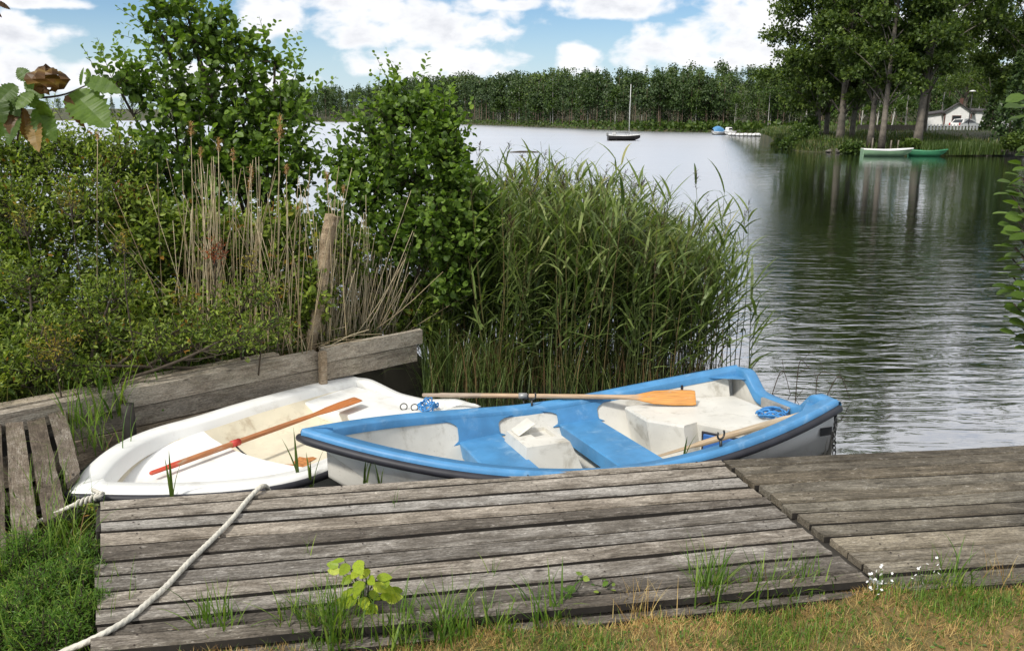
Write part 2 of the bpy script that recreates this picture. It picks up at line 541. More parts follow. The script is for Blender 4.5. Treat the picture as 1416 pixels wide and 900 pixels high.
G_dplume = leafmat('dark_plume', [(0, (0.035, 0.022, 0.02)), (1, (0.09, 0.06, 0.04))], 0.1, 0.9, 0.1)
G_deadbase = leafmat('dead_sedge', [(0, (0.09, 0.05, 0.025)), (1, (0.24, 0.15, 0.07))], 0.1, 0.8)
G_sedge = leafmat('sedge_leaf', [(0, (0.045, 0.08, 0.018)), (0.7, (0.09, 0.14, 0.03)), (1, (0.19, 0.17, 0.06))], 0.25)
G_grass = leafmat('fresh_grass', [(0, (0.055, 0.12, 0.016)), (0.6, (0.13, 0.23, 0.03)), (1, (0.28, 0.36, 0.06))], 0.35)
G_straw = leafmat('dry_lawn_straw', [(0, (0.26, 0.14, 0.05)), (0.5, (0.46, 0.30, 0.11)), (1, (0.64, 0.50, 0.22))], 0.25, 0.7)
G_lime = leafmat('lime_leaf', [(0, (0.20, 0.30, 0.02)), (0.6, (0.34, 0.43, 0.03)), (1, (0.46, 0.52, 0.05))], 0.35)
G_feather = leafmat('feathery_leaf', [(0, (0.08, 0.17, 0.03)), (0.6, (0.15, 0.28, 0.05)), (1, (0.32, 0.38, 0.10))], 0.4)
G_far = leafmat('far_broadleaf', [(0, (0.036, 0.070, 0.014)), (0.6, (0.080, 0.135, 0.024)), (1, (0.15, 0.21, 0.04))], 0.3)
G_big = leafmat('alder_crown_leaf', [(0, (0.045, 0.08, 0.017)), (0.5, (0.105, 0.16, 0.032)), (1, (0.20, 0.265, 0.055))], 0.38)
G_pine = leafmat('pine_needle', [(0, (0.024, 0.050, 0.014)), (0.6, (0.050, 0.088, 0.022)), (1, (0.10, 0.14, 0.034))], 0.15)
G_birch = leafmat('birch_leaf', [(0, (0.05, 0.10, 0.02)), (1, (0.14, 0.21, 0.04))], 0.3)
G_brown = leafmat('withered_leaf', [(0, (0.07, 0.035, 0.015)), (0.6, (0.17, 0.09, 0.03)), (1, (0.30, 0.20, 0.06))], 0.25)
M_bark = plain('grey_brown_bark', (0.075, 0.06, 0.045), 0.9, 0.4, 10, 0.6)
M_barkL = plain('pale_trunk_bark', (0.17, 0.145, 0.115), 0.9, 0.4, 2.5, 0.5)
M_barkp = plain('pine_bark', (0.17, 0.12, 0.085), 0.9, 0.35, 1.5)
M_birch = plain('birch_bark', (0.48, 0.46, 0.42), 0.8, 0.3, 1.5, 0, 0, (0.05, 0.05, 0.05), 0.7, 3)
M_twig = plain('twig_bark', (0.06, 0.045, 0.03), 0.9, 0.3, 20)


def ground_mats():
    m, g, b = base_mat('bank_ground')
    tc = g.n('ShaderNodeTexCoord').outputs['Object']
    n = g.noise(tc, 2.4, 7, 0.7)
    n2 = g.noise(tc, 22, 5, 0.7)
    c = g.ramp(n, [(0.35, (0.07, 0.09, 0.02)), (0.5, (0.20, 0.14, 0.05)), (0.62, (0.26, 0.17, 0.07)), (0.75, (0.11, 0.12, 0.03))])
    c = g.mix(1.0, c, g.ramp(n2, [(0.3, (0.45, 0.45, 0.45)), (0.7, (1.1, 1.1, 1.1))]), 'MULTIPLY')
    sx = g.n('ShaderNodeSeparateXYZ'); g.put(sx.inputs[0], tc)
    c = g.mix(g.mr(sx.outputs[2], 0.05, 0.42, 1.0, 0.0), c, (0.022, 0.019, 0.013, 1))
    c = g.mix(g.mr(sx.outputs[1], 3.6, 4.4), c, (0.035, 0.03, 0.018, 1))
    g.put(b.inputs['Base Color'], c)
    b.inputs['Roughness'].default_value = 0.95
    m2, g, b = base_mat('far_ground')
    tc = g.n('ShaderNodeTexCoord').outputs['Object']
    n = g.noise(tc, 0.35, 7, 0.7)
    c = g.ramp(n, [(0.3, (0.02, 0.03, 0.01)), (0.5, (0.05, 0.055, 0.02)), (0.65, (0.085, 0.07, 0.032)), (0.8, (0.04, 0.055, 0.015))])
    g.put(b.inputs['Base Color'], c)
    b.inputs['Roughness'].default_value = 0.95
    m3, g, b = base_mat('lake_water')
    tc = g.n('ShaderNodeTexCoord').outputs['Object']
    b.inputs['Base Color'].default_value = (0.010, 0.011, 0.008, 1)
    b.inputs['Roughness'].default_value = 0.04
    b.inputs['IOR'].default_value = 2.1
    b.inputs['Specular IOR Level'].default_value = 0.5
    warp = g.noise(g.mapv(tc, (0.5, 0.5, 1)), 1.0, 2, 0.5)
    w1 = g.noise(g.mapv(tc, (1.3, 5.0, 1), rot=(0, 0, R(-5))), 1.0, 3, 0.5, 0.7)
    w2 = g.noise(g.mapv(tc, (0.32, 1.1, 1), rot=(0, 0, R(7))), 1.0, 2, 0.5, 0.3)
    w3 = g.noise(g.mapv(tc, (4.5, 13.0, 1), rot=(0, 0, R(-12))), 1.0, 2, 0.5)
    patch = g.noise(g.mapv(tc, (0.035, 0.07, 1)), 1.0, 2, 0.5)
    amp = g.mr(patch, 0.35, 0.65, 0.55, 1.15)
    h = g.m('ADD', g.m('MULTIPLY', w1, 0.026), g.m('MULTIPLY', w2, 0.034))
    h = g.m('ADD', h, g.m('MULTIPLY', w3, 0.003))
    h = g.m('MULTIPLY', h, amp)
    sx = g.n('ShaderNodeSeparateXYZ'); g.put(sx.inputs[0], tc)
    # sheltered behind the boats and reeds
    h = g.m('MULTIPLY', h, g.mr(sx.outputs[1], 5.5, 13.0, 0.30, 1.0))
    lee = g.mr(g.m('SUBTRACT', sx.outputs[0], g.m('MULTIPLY', sx.outputs[1], 0.24)), 0.0, 3.5)
    calm = g.m('MULTIPLY', lee, g.mr(sx.outputs[1], 10.0, 24.0))
    h = g.m('MULTIPLY', h, g.m('SUBTRACT', 1.0, g.m('MULTIPLY', calm, 0.68)))
    bn = g.n('ShaderNodeBump')
    bn.inputs['Strength'].default_value = 1.0
    bn.inputs['Distance'].default_value = 1.0
    g.put(bn.inputs['Height'], h)
    g.put(b.inputs['Normal'], bn.outputs[0])
    b.inputs['Specular IOR Level'].default_value = 0.0
    b.inputs['Roughness'].default_value = 0.6
    gl = g.n('ShaderNodeBsdfGlossy')
    gl.inputs['Color'].default_value = (0.97, 0.98, 1.0, 1)
    # open water is ruffled by the wind, the cove behind the point lies sheltered
    wind = g.m('MULTIPLY', g.mr(sx.outputs[1], 11.0, 26.0), g.m('SUBTRACT', 1.0, lee))
    g.put(gl.inputs['Roughness'], g.m('ADD', g.m('MULTIPLY', wind, 0.27), 0.035))
    g.put(gl.inputs['Normal'], bn.outputs[0])
    lw = g.n('ShaderNodeLayerWeight')
    lw.inputs[0].default_value = 0.5
    g.put(lw.inputs['Normal'], bn.outputs[0])
    refl = g.m('ADD', g.m('MULTIPLY', g.m('POWER', lw.outputs['Facing'], 1.5), 0.88), 0.12, clamp=True)
    mx = g.n('ShaderNodeMixShader')
    nt = m3.node_tree
    g.put(mx.inputs[0], refl)
    nt.links.new(b.outputs[0], mx.inputs[1]); nt.links.new(gl.outputs[0], mx.inputs[2])
    nt.links.new(mx.outputs[0], nt.nodes['Material Output'].inputs[0])
    return m, m2, m3


M_ground, M_farground, M_water = ground_mats()

# ------------------------------------------------------------------ the setting: water, banks, far land
V = A([(-1500, -40, 0), (1500, -40, 0), (1500, 2500, 0), (-1500, 2500, 0)], float)
o = MB().add(V, [A([(0, 1, 2, 3)])]).build('lake_water', M_water)
tag(o, 'dark lake with bright silver ripples and tree reflections', 'lake', kind='structure')

WTOP = 0.60
wa = W(0, 572, WTOP)[:2]
wb = W(437, 487, WTOP)[:2]
wdir = (wb - wa) / np.linalg.norm(wb - wa)
wnor = A([-wdir[1], wdir[0]])


def sstep(x, a, b):
    t = np.clip((x - a) / (b - a), 0, 1)
    return t * t * (3 - 2 * t)


def front_edge(x):
    return 3.14 + 0.13 * x + 0.10 * sstep(x, 0.8, 1.6)


def ground_z(x, y):
    x = np.asarray(x, float); y = np.asarray(y, float)
    bump = 0.02 * np.sin(x * 3.1 + y * 2.2) + 0.015 * np.sin(x * 7.3 - y * 5.1) + 0.01 * np.sin(x * 15 + y * 11)
    e = front_edge(x) + sstep(-x, 1.9, 2.5) * 1.6
    front = 0.50 - 1.0 * sstep(y - e, 0.06, 0.6) - 0.25 * sstep(-x, 1.7, 2.6) * sstep(y, 2.6, 3.6)
    d = (x - wa[0]) * wnor[0] + (y - wa[1]) * wnor[1]
    s = (x - wa[0]) * wdir[0] + (y - wa[1]) * wdir[1]
    L = np.linalg.norm(wb - wa)
    bank = (0.50 + 0.12 * sstep(d, 0.2, 2.5)) * (1 - sstep(d, 3.2, 5.5)) * (1 - sstep(s, L + 0.9, L + 1.9)) * sstep(d, 0.02, 0.10)
    z = np.maximum(front, np.where(d > 0, bank - 0.35 * (1 - np.clip(bank / 0.5, 0, 1)), -0.5))
    return z + bump * (z > 0.1)


gx = np.linspace(-14, 9, 185)
gy = np.concatenate([np.linspace(-9, 2, 25), np.linspace(2.06, 14, 190)])
X, Y = np.meshgrid(gx, gy)
V = np.stack([X, Y, ground_z(X, Y)], -1).reshape(-1, 3)
i, j = np.meshgrid(np.arange(len(gy) - 1), np.arange(len(gx) - 1), indexing='ij')
q = (i * len(gx) + j).ravel()
Fq = np.stack([q, q + 1, q + 1 + len(gx), q + len(gx)], -1)
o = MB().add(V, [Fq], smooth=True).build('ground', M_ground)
tag(o, 'grassy bank under the dock and behind the timber wall', 'ground', kind='structure')


def land(name, shore, back, prof, label, taper=False):
    """strip of land: front shoreline points and points inland, height by profile"""
    k = len(prof)
    shore = smooth_path([(*p, 0) for p in shore], 60)[:, :2]
    back = smooth_path([(*p, 0) for p in back], 60)[:, :2]
    V = []
    for t, z in prof:
        for a, b in zip(shore, back):
            p = a + (b - a) * t
            kc = len(V) % 60
            if taper and kc < 14 and z > 0: z_ = z * (kc / 14.0) ** 2 - 0.25 * (1 - kc / 14.0)
            else: z_ = z
            V.append((p[0], p[1], z_ + 0.12 * z * math.sin(p[0] * 0.31 + p[1] * 0.17) if z > 0 else z_))
    n = 60
    i, j = np.meshgrid(np.arange(k - 1), np.arange(n - 1), indexing='ij')
    q = (i * n + j).ravel()
    o = MB().add(V, [np.stack([q, q + 1, q + 1 + n, q + n], -1)], smooth=True).build(name, M_farground)
    return tag(o, label, 'shore', kind='structure')


PEN = [W(px, py, 0)[:2] for px, py in ((1078, 203), (1092, 207), (1120, 210), (1180, 212), (1230, 211.5), (1300, 212.5), (1350, 214), (1400, 215.5), (1560, 216), (1800, 216))]
PENB = [(25.5, 84), (27.5, 90), (32, 110), (40, 130), (52, 140), (66, 140), (90, 140), (130, 140), (170, 140)]
land('peninsula', PEN, PENB,
     [(-0.03, -0.5), (0, 0.0), (0.012, 0.35), (0.05, 0.75), (0.2, 1.2), (0.5, 1.5), (0.97, 1.3), (1.0, -0.5)], 'low wooded point with tall trees on the right', True)


def far_pt(px, d): return A([(px - CX) / F * d * 1.0, d])


FAR = [far_pt(px, d) for px, d in ((-900, 980), (-200, 900), (250, 760), (450, 600), (560, 450), (650, 345), (740, 255), (830, 195), (900, 172), (960, 162), (1020, 156), (1090, 150), (1180, 150), (1400, 155), (1700, 160))]
BCK = [far_pt(px, d) for px, d in ((-900, 1300), (-200, 1250), (250, 1100), (450, 900), (560, 720), (650, 600), (740, 480), (830, 400), (900, 360), (960, 340), (1020, 330), (1090, 320), (1180, 320), (1400, 320), (1700, 320))]
land('far_shore', FAR, BCK, [(-0.01, -0.5), (0, 0), (0.008, 0.5), (0.05, 1.0), (0.2, 2.5), (0.5, 8), (1.0, 14)], 'forested far shore of the lake')
FARs = smooth_path([(*p, 0) for p in FAR], 400)[:, :2]
BCKs = smooth_path([(*p, 0) for p in BCK], 400)[:, :2]


def far_z(t):
    return float(np.interp(t, [0, 0.008, 0.05, 0.2, 0.5, 1.0], [0, 0.5, 1.0, 2.5, 8, 14]))


# ------------------------------------------------------------------ dock


def plank(name, fl, fr, nl, nr, zt, th, mat, parent, seed, dz=0.0, tilt=0.0):
    """board with far edge fl-fr and near edge nl-nr (xy), top at zt"""
    rr = np.random.default_rng(seed)
    fl, fr, nl, nr = map(lambda p: A(p, float)[:2], (fl, fr, nl, nr))
    o0 = (fl + nl) / 2; o1 = (fr + nr) / 2
    ax = o1 - o0; L = np.linalg.norm(ax); ax /= L; ay = A([-ax[1], ax[0]])
    loc = lambda p: A([(p - o0) @ ax, (p - o0) @ ay])
    fl, fr, nl, nr = map(loc, (fl, fr, nl, nr))
    n = 9
    b = 0.006
    V, Fc = [], []
    for i in range(n):
        t = i / (n - 1)
        f = fl + (fr - fl) * t; q = nl + (nr - nl) * t
        jf, jn = rr.normal(0, 0.0022, 2)
        f = f + A([0, jf]); q = q + A([0, jn])
        z0 = rr.normal(0, 0.0015) + tilt * (t - .5)
        cup = 0.003
        pts = [(f[0], f[1], -b * 1.3 + z0), (f[0], f[1] - b, z0 + cup), ((f[0] + q[0]) / 2, (f[1] + q[1]) / 2, z0 - cup), (q[0], q[1] + b, z0 + cup), (q[0], q[1], -b * 1.3 + z0),
               (q[0], q[1], -th), (f[0], f[1], -th)]
        V += pts
    k = 7
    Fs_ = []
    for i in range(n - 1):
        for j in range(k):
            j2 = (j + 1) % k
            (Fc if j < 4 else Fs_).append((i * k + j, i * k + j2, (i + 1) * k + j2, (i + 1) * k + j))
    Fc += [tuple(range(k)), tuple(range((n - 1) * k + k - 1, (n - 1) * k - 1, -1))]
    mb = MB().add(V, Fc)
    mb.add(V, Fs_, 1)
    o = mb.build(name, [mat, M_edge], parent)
    o.location = (o0[0], o0[1], zt + dz)
    o.rotation_euler = (0, 0, math.atan2(ax[1], ax[0]))
    if L > 2.0 and name == 'plank':
        mb = MB()
        for fx in (0.05, 0.36, 0.66, 0.955):
            for fy in (0.25, 0.75):
                f = fl + (fr - fl) * fx; q = nl + (nr - nl) * fx
                p = f + (q - f) * fy + rr.normal(0, 0.008, 2)
                r_ = rr.uniform(0.0045, 0.0065)
                a = np.arange(7) * 2 * math.pi / 7
                mb.add(np.c_[p[0] + r_ * np.cos(a), p[1] + r_ * np.sin(a), np.full(7, 0.0055)], [tuple(range(7))])
        tag(mb.build('nail_heads', M_nail, o), kind='stuff')
    return o


DZ = 0.55


def isect(p, d, q, e):
    t = np.linalg.solve(A([[d[0], -e[0]], [d[1], -e[1]]]), q - p)[0]
    return p + d * t


y450 = [671.3, 682.6, 698.9, 713.6, 730.7, 750.4, 769.2, 789.3, 811, 834, 856, 878]
y720 = [653.6, 663.3, 680, 694.7, 710.5, 727, 746, 764, 784.6, 808, 833, 853]
ledge = (W(139, 690, DZ)[:2], W(134, 790, DZ)[:2])
seam = (W(996, 636, DZ)[:2], W(1194, 787, DZ)[:2])
dk = empty('dock', (*((ledge[0] + seam[1]) / 2), 0.0), 0, 'longer section of weathered plank dock with white rope across it', 'dock', 'two dock sections')
dk_inv = A([dk.location.x, dk.location.y, 0])


def under(o, par):
    o.parent = par
    o.location = o.location - par.location
    return o


for i in range(len(y450) - 1):
    a0, a1 = W(450, y450[i], DZ)[:2], W(720, y720[i], DZ)[:2]
    b0, b1 = W(450, y450[i + 1], DZ)[:2], W(720, y720[i + 1], DZ)[:2]
    g_ = random.uniform(0.028, 0.044)
    da, db = a1 - a0, b1 - b0
    nrm = A([-da[1], da[0]]) / np.linalg.norm(da)
    jl = random.uniform(-0.015, 0.015); jr = random.uniform(-0.012, 0.012)
    le = ledge[1] - ledge[0]; se = seam[1] - seam[0]
    sp0 = seam[0] - A([0.012 + 0.004 * i, 0])
    fl, fr = isect(a0 - nrm * g_ / 2, da, ledge[0] + A([jl, 0]), le), isect(a0 - nrm * g_ / 2, da, sp0 + A([jr, 0]), se)
    nl, nr = isect(b0 + nrm * g_ / 2, db, ledge[0] + A([jl, 0]), le), isect(b0 + nrm * g_ / 2, db, sp0 + A([jr, 0]), se)
    under(plank('plank', fl, fr, nl, nr, DZ, 0.042, M_dock, None, 100 + i, random.uniform(-0.004, 0.005) + (0.022 if i == 10 else 0)), dk)
# a short extra board lying along the front of the dock
under(plank('plank', W(200, 898, 0.50), W(1205, 803, 0.50), W(200, 925, 0.50), W(1205, 822, 0.50), 0.505, 0.04, M_dock, None, 180), dk)

dk2 = empty('dock', (*((seam[0] + W(1416, 795, DZ)[:2]) / 2), 0.0), 0, 'shorter brown-grey dock section right of the diagonal gap', 'dock', 'two dock sections')
y1160 = [628, 638.9, 651, 664, 678.6, 692, 705.8, 721.5, 741, 762, 780, 797, 818]
y1414 = [615.7, 626, 638.9, 650.6, 665.4, 677.7, 692, 707, 726, 747, 763, 779, 800]
for i in range(len(y1160) - 1):
    a0, a1 = W(1160, y1160[i], DZ)[:2], W(1414, y1414[i], DZ)[:2]
    b0, b1 = W(1160, y1160[i + 1], DZ)[:2], W(1414, y1414[i + 1], DZ)[:2]
    g_ = random.uniform(0.012, 0.022) if i not in (7,) else 0.045
    da, db = a1 - a0, b1 - b0
    nrm = A([-da[1], da[0]]) / np.linalg.norm(da)
    se = seam[1] - seam[0]
    sp0 = seam[0] + A([0.016 + 0.003 * i + random.uniform(-0.012, 0.012), 0])
    fl, nl = isect(a0 - nrm * g_ / 2, da, sp0, se), isect(b0 + nrm * g_ / 2, db, sp0, se)
    fr = fl + da / np.linalg.norm(da) * 4.2; nr = nl + db / np.linalg.norm(db) * 4.2
    under(plank('plank', fl, fr, nl, nr, DZ, 0.042, M_dock2, None, 200 + i, random.uniform(-0.004, 0.004) - (0.012 if i > 10 else 0)), dk2)


def beam(p0, p1, w, h, mat, parent, name, zt):
    p0, p1 = A(p0, float)[:2], A(p1, float)[:2]
    d = p1 - p0; L = np.linalg.norm(d)
    o = MB().box((L / 2, 0, -h / 2), (L, w, h), bev=0.008).build(name, mat, None)
    o.location = (p0[0], p0[1], zt); o.rotation_euler = (0, 0, math.atan2(d[1], d[0]))
    if parent is not None: under(o, parent)
    return o


ddir = W(720, 653.6, DZ)[:2] - W(450, 671.3, DZ)[:2]
ddir /= np.linalg.norm(ddir)
dn = A([-ddir[1], ddir[0]])
for k, p in enumerate((W(420, 676, DZ)[:2], W(640, 672, DZ)[:2], W(940, 645, DZ)[:2])):
    beam(p - dn * 0.1, p - dn * 1.42, 0.07, 0.14, M_under, dk, 'joist', DZ - 0.046)
    for s in (0.18, 1.3):
        pp = p - dn * s
        o = MB().tube([(pp[0], pp[1], -0.55), (pp[0] + 0.01, pp[1], DZ - 0.19)], 0.055, 8).build('pile', M_under)
        under(o, dk)
for k, p in enumerate((W(1040, 645, DZ)[:2], W(1380, 628, DZ)[:2])):
    beam(p - dn * 0.1, p - dn * 1.5, 0.07, 0.14, M_under, dk2, 'joist', DZ - 0.046)
    for s in (0.18, 1.3):
        pp = p - dn * s
        under(MB().tube([(pp[0], pp[1], -0.55), (pp[0] + 0.01, pp[1], DZ - 0.19)], 0.055, 8).build('pile', M_under), dk2)
beam(seam[0] - norm(seam[1] - seam[0]) * -0.06, seam[1] - norm(seam[1] - seam[0]) * 0.02, 0.13, 0.12, M_under, dk, 'joist', DZ - 0.05)  # dark beam added under the seam so bright water does not show through
# end board at the dock's left corner
beam(ledge[0] - A([0.012, 0.0]), ledge[0] + (ledge[1] - ledge[0]) * 0.35 - A([0.012, 0]), 0.03, 0.42, M_under, dk, 'end_board', DZ - 0.05)

# ------------------------------------------------------------------ left walkway of loose slats
WZ = 0.52
wk = empty('walkway', (*W(60, 630, WZ)[:2], 0), 0, 'narrow mossy walkway with wide gaps at the left edge', 'walkway')
lines = [((-62, 590), (-70, 745)), ((-28, 588), (-33, 740)), ((5, 586), (12, 728)), ((35, 586), (50, 689)), ((65, 577), (88, 671)), ((93, 568), (114, 652))]
for i in range(len(lines) - 1):
    (a, b), (c, d) = lines[i], lines[i + 1]
    f = lambda p: W(p[0], p[1], WZ)[:2]
    aw, bw, cw, dw = f(a), f(b), f(c), f(d)
    aw = aw + (aw - bw) * 0.03; cw = cw + (cw - dw) * 0.03
    if i < 4: bw = bw + (bw - aw) * 0.25; dw = dw + (dw - cw) * 0.25
    u_ = norm(cw - aw)
    under(plank('plank', aw + u_ * 0.022, bw + u_ * 0.022, cw - u_ * 0.022, dw - u_ * 0.022, WZ, 0.04, M_walk, None, 300 + i, random.uniform(-0.006, 0.006)), wk)
for (p, q) in (((-60, 605), (95, 590)), ((-60, 720), (60, 690))):
    beam(W(*p, WZ), W(*q, WZ), 0.07, 0.12, M_under, wk, 'joist', WZ - 0.044)

# ------------------------------------------------------------------ timber retaining wall
rw = empty('retaining_wall', (wa[0], wa[1], 0), 0, 'low grey timber wall holding the bank behind the white boat', 'wall')
LW = np.linalg.norm(wb - wa)
start = wa - wdir * 1.6


def wboard(p, length, w, h, zt, name='board', rot=0.0, mat=None, seed=0):
    rr = np.random.default_rng(seed)
    n = 10
    V, Fc = [], []
    b = 0.008
    for i in range(n):
        x = length * i / (n - 1)
        j = rr.normal(0, 0.003, 4)
        V += [(x, 0 + j[0], -h), (x, 0 + j[0], -b), (x, b, 0 + j[1]), (x, w * .5, -0.006 + j[3]), (x, w - b, 0 + j[2]), (x, w, -b), (x, w, -h)]
    k = 7
    for i in range(n - 1):
        for q_ in range(k):
            q2 = (q_ + 1) % k
            Fc.append((i * k + q_, i * k + q2, (i + 1) * k + q2, (i + 1) * k + q_))
    Fc += [tuple(range(k)), tuple(range((n - 1) * k + k - 1, (n - 1) * k - 1, -1))]
    o = MB().add(V, Fc).build(name, mat or M_wall)
    o.location = (*p, zt)
    o.rotation_euler = (0, 0, math.atan2(wdir[1], wdir[0]) + rot)
    return under(o, rw)


wboard(start, LW + 1.62, 0.10, 0.16, WTOP, 'cap_beam', 0, M_wall, 1)
wboard(start + wnor * 0.115, LW + 1.3, 0.12, 0.14, WTOP + 0.012, 'cap_beam', 0.004, M_wall, 2)
wboard(start + wnor * 0.018, LW + 1.62, 0.06, 0.165, WTOP - 0.168, 'board', 0, M_wall, 3)
wboard(start + wnor * 0.012, LW + 1.60, 0.06, 0.24, WTOP - 0.34, 'board', 0, M_wall, 4)
e0 = wb + wdir * 0.05; e1 = W(583, 454, 0.64)[:2]
el_ = np.linalg.norm(e1 - e0); ea = math.atan2((e1 - e0)[1], (e1 - e0)[0]) - math.atan2(wdir[1], wdir[0])
wboard(e0 - wnor * 0.01, el_, 0.05, 0.15, 0.635, 'end_board', ea, M_wall, 5)
wboard(e0 + wnor * 0.004, el_ - 0.06, 0.05, 0.17, 0.478, 'end_board', ea, M_wall, 6)
pw = wb + wdir * 0.03 - wnor * 0.05
o = MB().box((0, 0, -0.2), (0.07, 0.06, 0.95), bev=0.01).build('post', M_post)
o.location = (pw[0], pw[1], 0.34); o.rotation_euler = (0.02, 0.03, math.atan2(wdir[1], wdir[0]))
under(o, rw)
pw2 = W(172, 560, 0.50)[:2] - wnor * 0.05
o = MB().tube([(0, 0, -0.6), (0.01, 0, 0.02)], 0.05, 8).build('post', M_under)
o.location = (pw2[0], pw2[1], 0.5); under(o, rw)

# leaning post on the bank
lp0 = W(430, 478, 0.58); lp1 = W(460, 297, d=lp0[1] + 0.12)
pts = smooth_path([lp0 - A([0.02, 0, 0.35]), lp0, lp0 * 0.55 + lp1 * 0.45 + A([0.015, 0, 0]), lp0 * 0.2 + lp1 * 0.8 - A([0.01, 0, 0]), lp1], 22)
rr_ = np.interp(np.linspace(0, 1, 22), [0, 0.3, 0.6, 0.9, 1], [0.042, 0.050, 0.058, 0.066, 0.068])
V, Fc = tube(pts - lp0, rr_, 12)
V = V + 0.006 * np.sin(V[:, [1, 2, 0]] * 60) + rng.normal(0, 0.0018, V.shape)
o = MB().add(V, Fc, smooth=False).build('wooden_post', None or M_post)
o.data.materials[0] = M_post
o.location = lp0
tag(o, 'bleached round wooden post leaning beside the timber wall', 'post')

# ------------------------------------------------------------------ rowing boats


class Hull:
    def __init__(s, L, B, z0, br, sr, n, sm, tr, zk):
        s.L, s.B, s.z0, s.br, s.sr, s.n, s.sm, s.tr, s.zk = L, B, z0, br, sr, n, sm, tr, zk
        s.S = np.concatenate([np.linspace(0, 0.12, 12)[:-1] ** 1.0, np.linspace(0.12, 1, 34)])
    def w(s, q):
        q = np.asarray(q, float)
        return np.maximum(np.where(q < s.sm, 1 - np.abs(1 - np.minimum(q, s.sm) / s.sm) ** s.n, 1 - (1 - s.tr) * np.clip((q - s.sm) / (1 - s.sm), 0, 1) ** 2) * s.B / 2, 0.004)
    def zg(s, q):
        q = np.asarray(q, float)
        return s.z0 + s.br * np.clip(1 - q / .5, 0, 1) ** 1.5 + s.sr * np.clip((q - .55) / .45, 0, 1) ** 1.5
    def rim(s, off, q=None):
        """outline of the far side, moved inwards by off; local x,y"""
        q = s.S if q is None else q
        P = np.stack([q * s.L, s.w(q)], -1)
        T = norm(np.gradient(P, axis=0))
        N = np.stack([T[:, 1], -T[:, 0]], -1)
        O = P + N * off
        O[:, 1] = np.maximum(O[:, 1], 0.0)
        # beyond the inner bow point everything meets on the centre line
        bad = O[:, 1] <= 1e-6
        if bad.any():
            k = np.argmax(~bad)
            O[:k, 0] = O[k, 0]
        return O
    def strip(s, mb, rows, mat=0, smooth=True, q0=0.0, q1=1.0, sides=(1, -1)):
        """loft along the hull: rows = list of (inward offset, dz)"""
        sel = (s.S >= q0 - 1e-6) & (s.S <= q1 + 1e-6)
        zg = s.zg(s.S)
        for sd in sides:
            g = []
            for off, dz in rows:
                O = s.rim(off)
                g.append(np.stack([O[:, 0], O[:, 1] * sd, zg + dz], -1)[sel])
            loft(mb, g, mat, smooth)


def loft(mb, g, mat=0, smooth=True):
    k, n = len(g), len(g[0])
    V = np.concatenate(g)
    i, j = np.meshgrid(np.arange(k - 1), np.arange(n - 1), indexing='ij')
    q = (i * n + j).ravel()
    mb.add(V, [np.stack([q, q + 1, q + 1 + n, q + n], -1)], mat, smooth=smooth)


def hull_skin(h, fr, keel_mat=0, rake=0.35):
    """outer skin; fr = (width fraction, depth fraction) rows from rim to keel"""
    mb = MB()
    q = h.S
    zg = h.zg(q); w = h.w(q)
    zk = h.zk + (h.zg(0) - h.zk) * 0.55 * np.clip(1 - q / 0.30, 0, 1) ** 2
    for sd in (1, -1):
        g = []
        for wf, df in fr:
            x = q * h.L + rake * (1 - np.clip(q / 0.5, 0, 1)) ** 2 * df
            g.append(np.stack([x, sd * w * wf, zg + (zk - zg) * df], -1))
        loft(mb, g, 0, True)
    return mb


def inner_w(h, q, z, off=0.10, zf=0.10):
    """half width of the liner at height z"""
    t = np.clip((z - zf) / (h.zg(q) - zf), 0, 1)
    return np.maximum((h.w(q) - off) * (0.74 + 0.26 * t ** 0.6), 0.0)


# ---- the blue and white boat
hb = Hull(3.76, 1.73, 0.46, 0.271, 0.1875, 2.74, 0.627, 0.725, -0.14)
bb = empty('rowing_boat', (-1.350, 5.034, 0), 0.349, 'blue and white rowing boat moored against the dock', 'boat', 'rowing boats at the dock')
bb.rotation_euler = (-0.0687, 0, 0.349)
hull_skin(hb, [(1.0, 0.02), (0.985, .12), (0.955, .30), (0.935, .31), (0.89, .50), (0.868, .51), (0.78, .70), (0.55, .88), (0.0, 1.0)]).build('hull', M_white, bb)


def liner(h, mat, parent, off=0.10, zf=0.10, name='liner', q1=0.985):
    mb = MB()
    q = h.S[(h.S >= 0.02) & (h.S <= q1)]
    O = h.rim(off)[(h.S >= 0.02) & (h.S <= q1)]
    for sd in (1, -1):
        g = []
        for t, wf in ((1, 1), (0.93, 0.985), (0.6, 0.92), (0.25, 0.82), (0.08, 0.76), (0.0, 0.66), (0.0, 0.0)):
            z = zf + (h.zg(q) - 0.02 - zf) * t + 0.02 * (1 - t) * 0
            zbow = 0.35 * np.clip(1 - q / 0.25, 0, 1) ** 2 * (1 - t)
            g.append(np.stack([O[:, 0], sd * O[:, 1] * wf, z + zbow], -1))
        loft(mb, g, 0, True)
    return mb.build(name, mat, parent)


lin_b = liner(hb, M_liner, bb)
mb = MB()
hb.strip(mb, [(-0.008, -0.07), (-0.012, -0.012), (0.004, 0.012), (0.030, 0.011), (0.040, 0.004), (0.105, 0.001), (0.114, -0.010), (0.116, -0.06)])
gun_b = mb.build('gunwale', M_blue, bb)
# raised outer edge bead
mb = MB()
O = hb.rim(-0.02)
zg = hb.zg(hb.S)
path = np.concatenate([np.stack([O[:, 0], O[:, 1], zg - 0.052], -1)[::-1], np.stack([O[:, 0], -O[:, 1], zg - 0.052], -1)[1:]])
mb.tube(path, 0.028, 10)
mb.build('fender', M_rubber, bb)


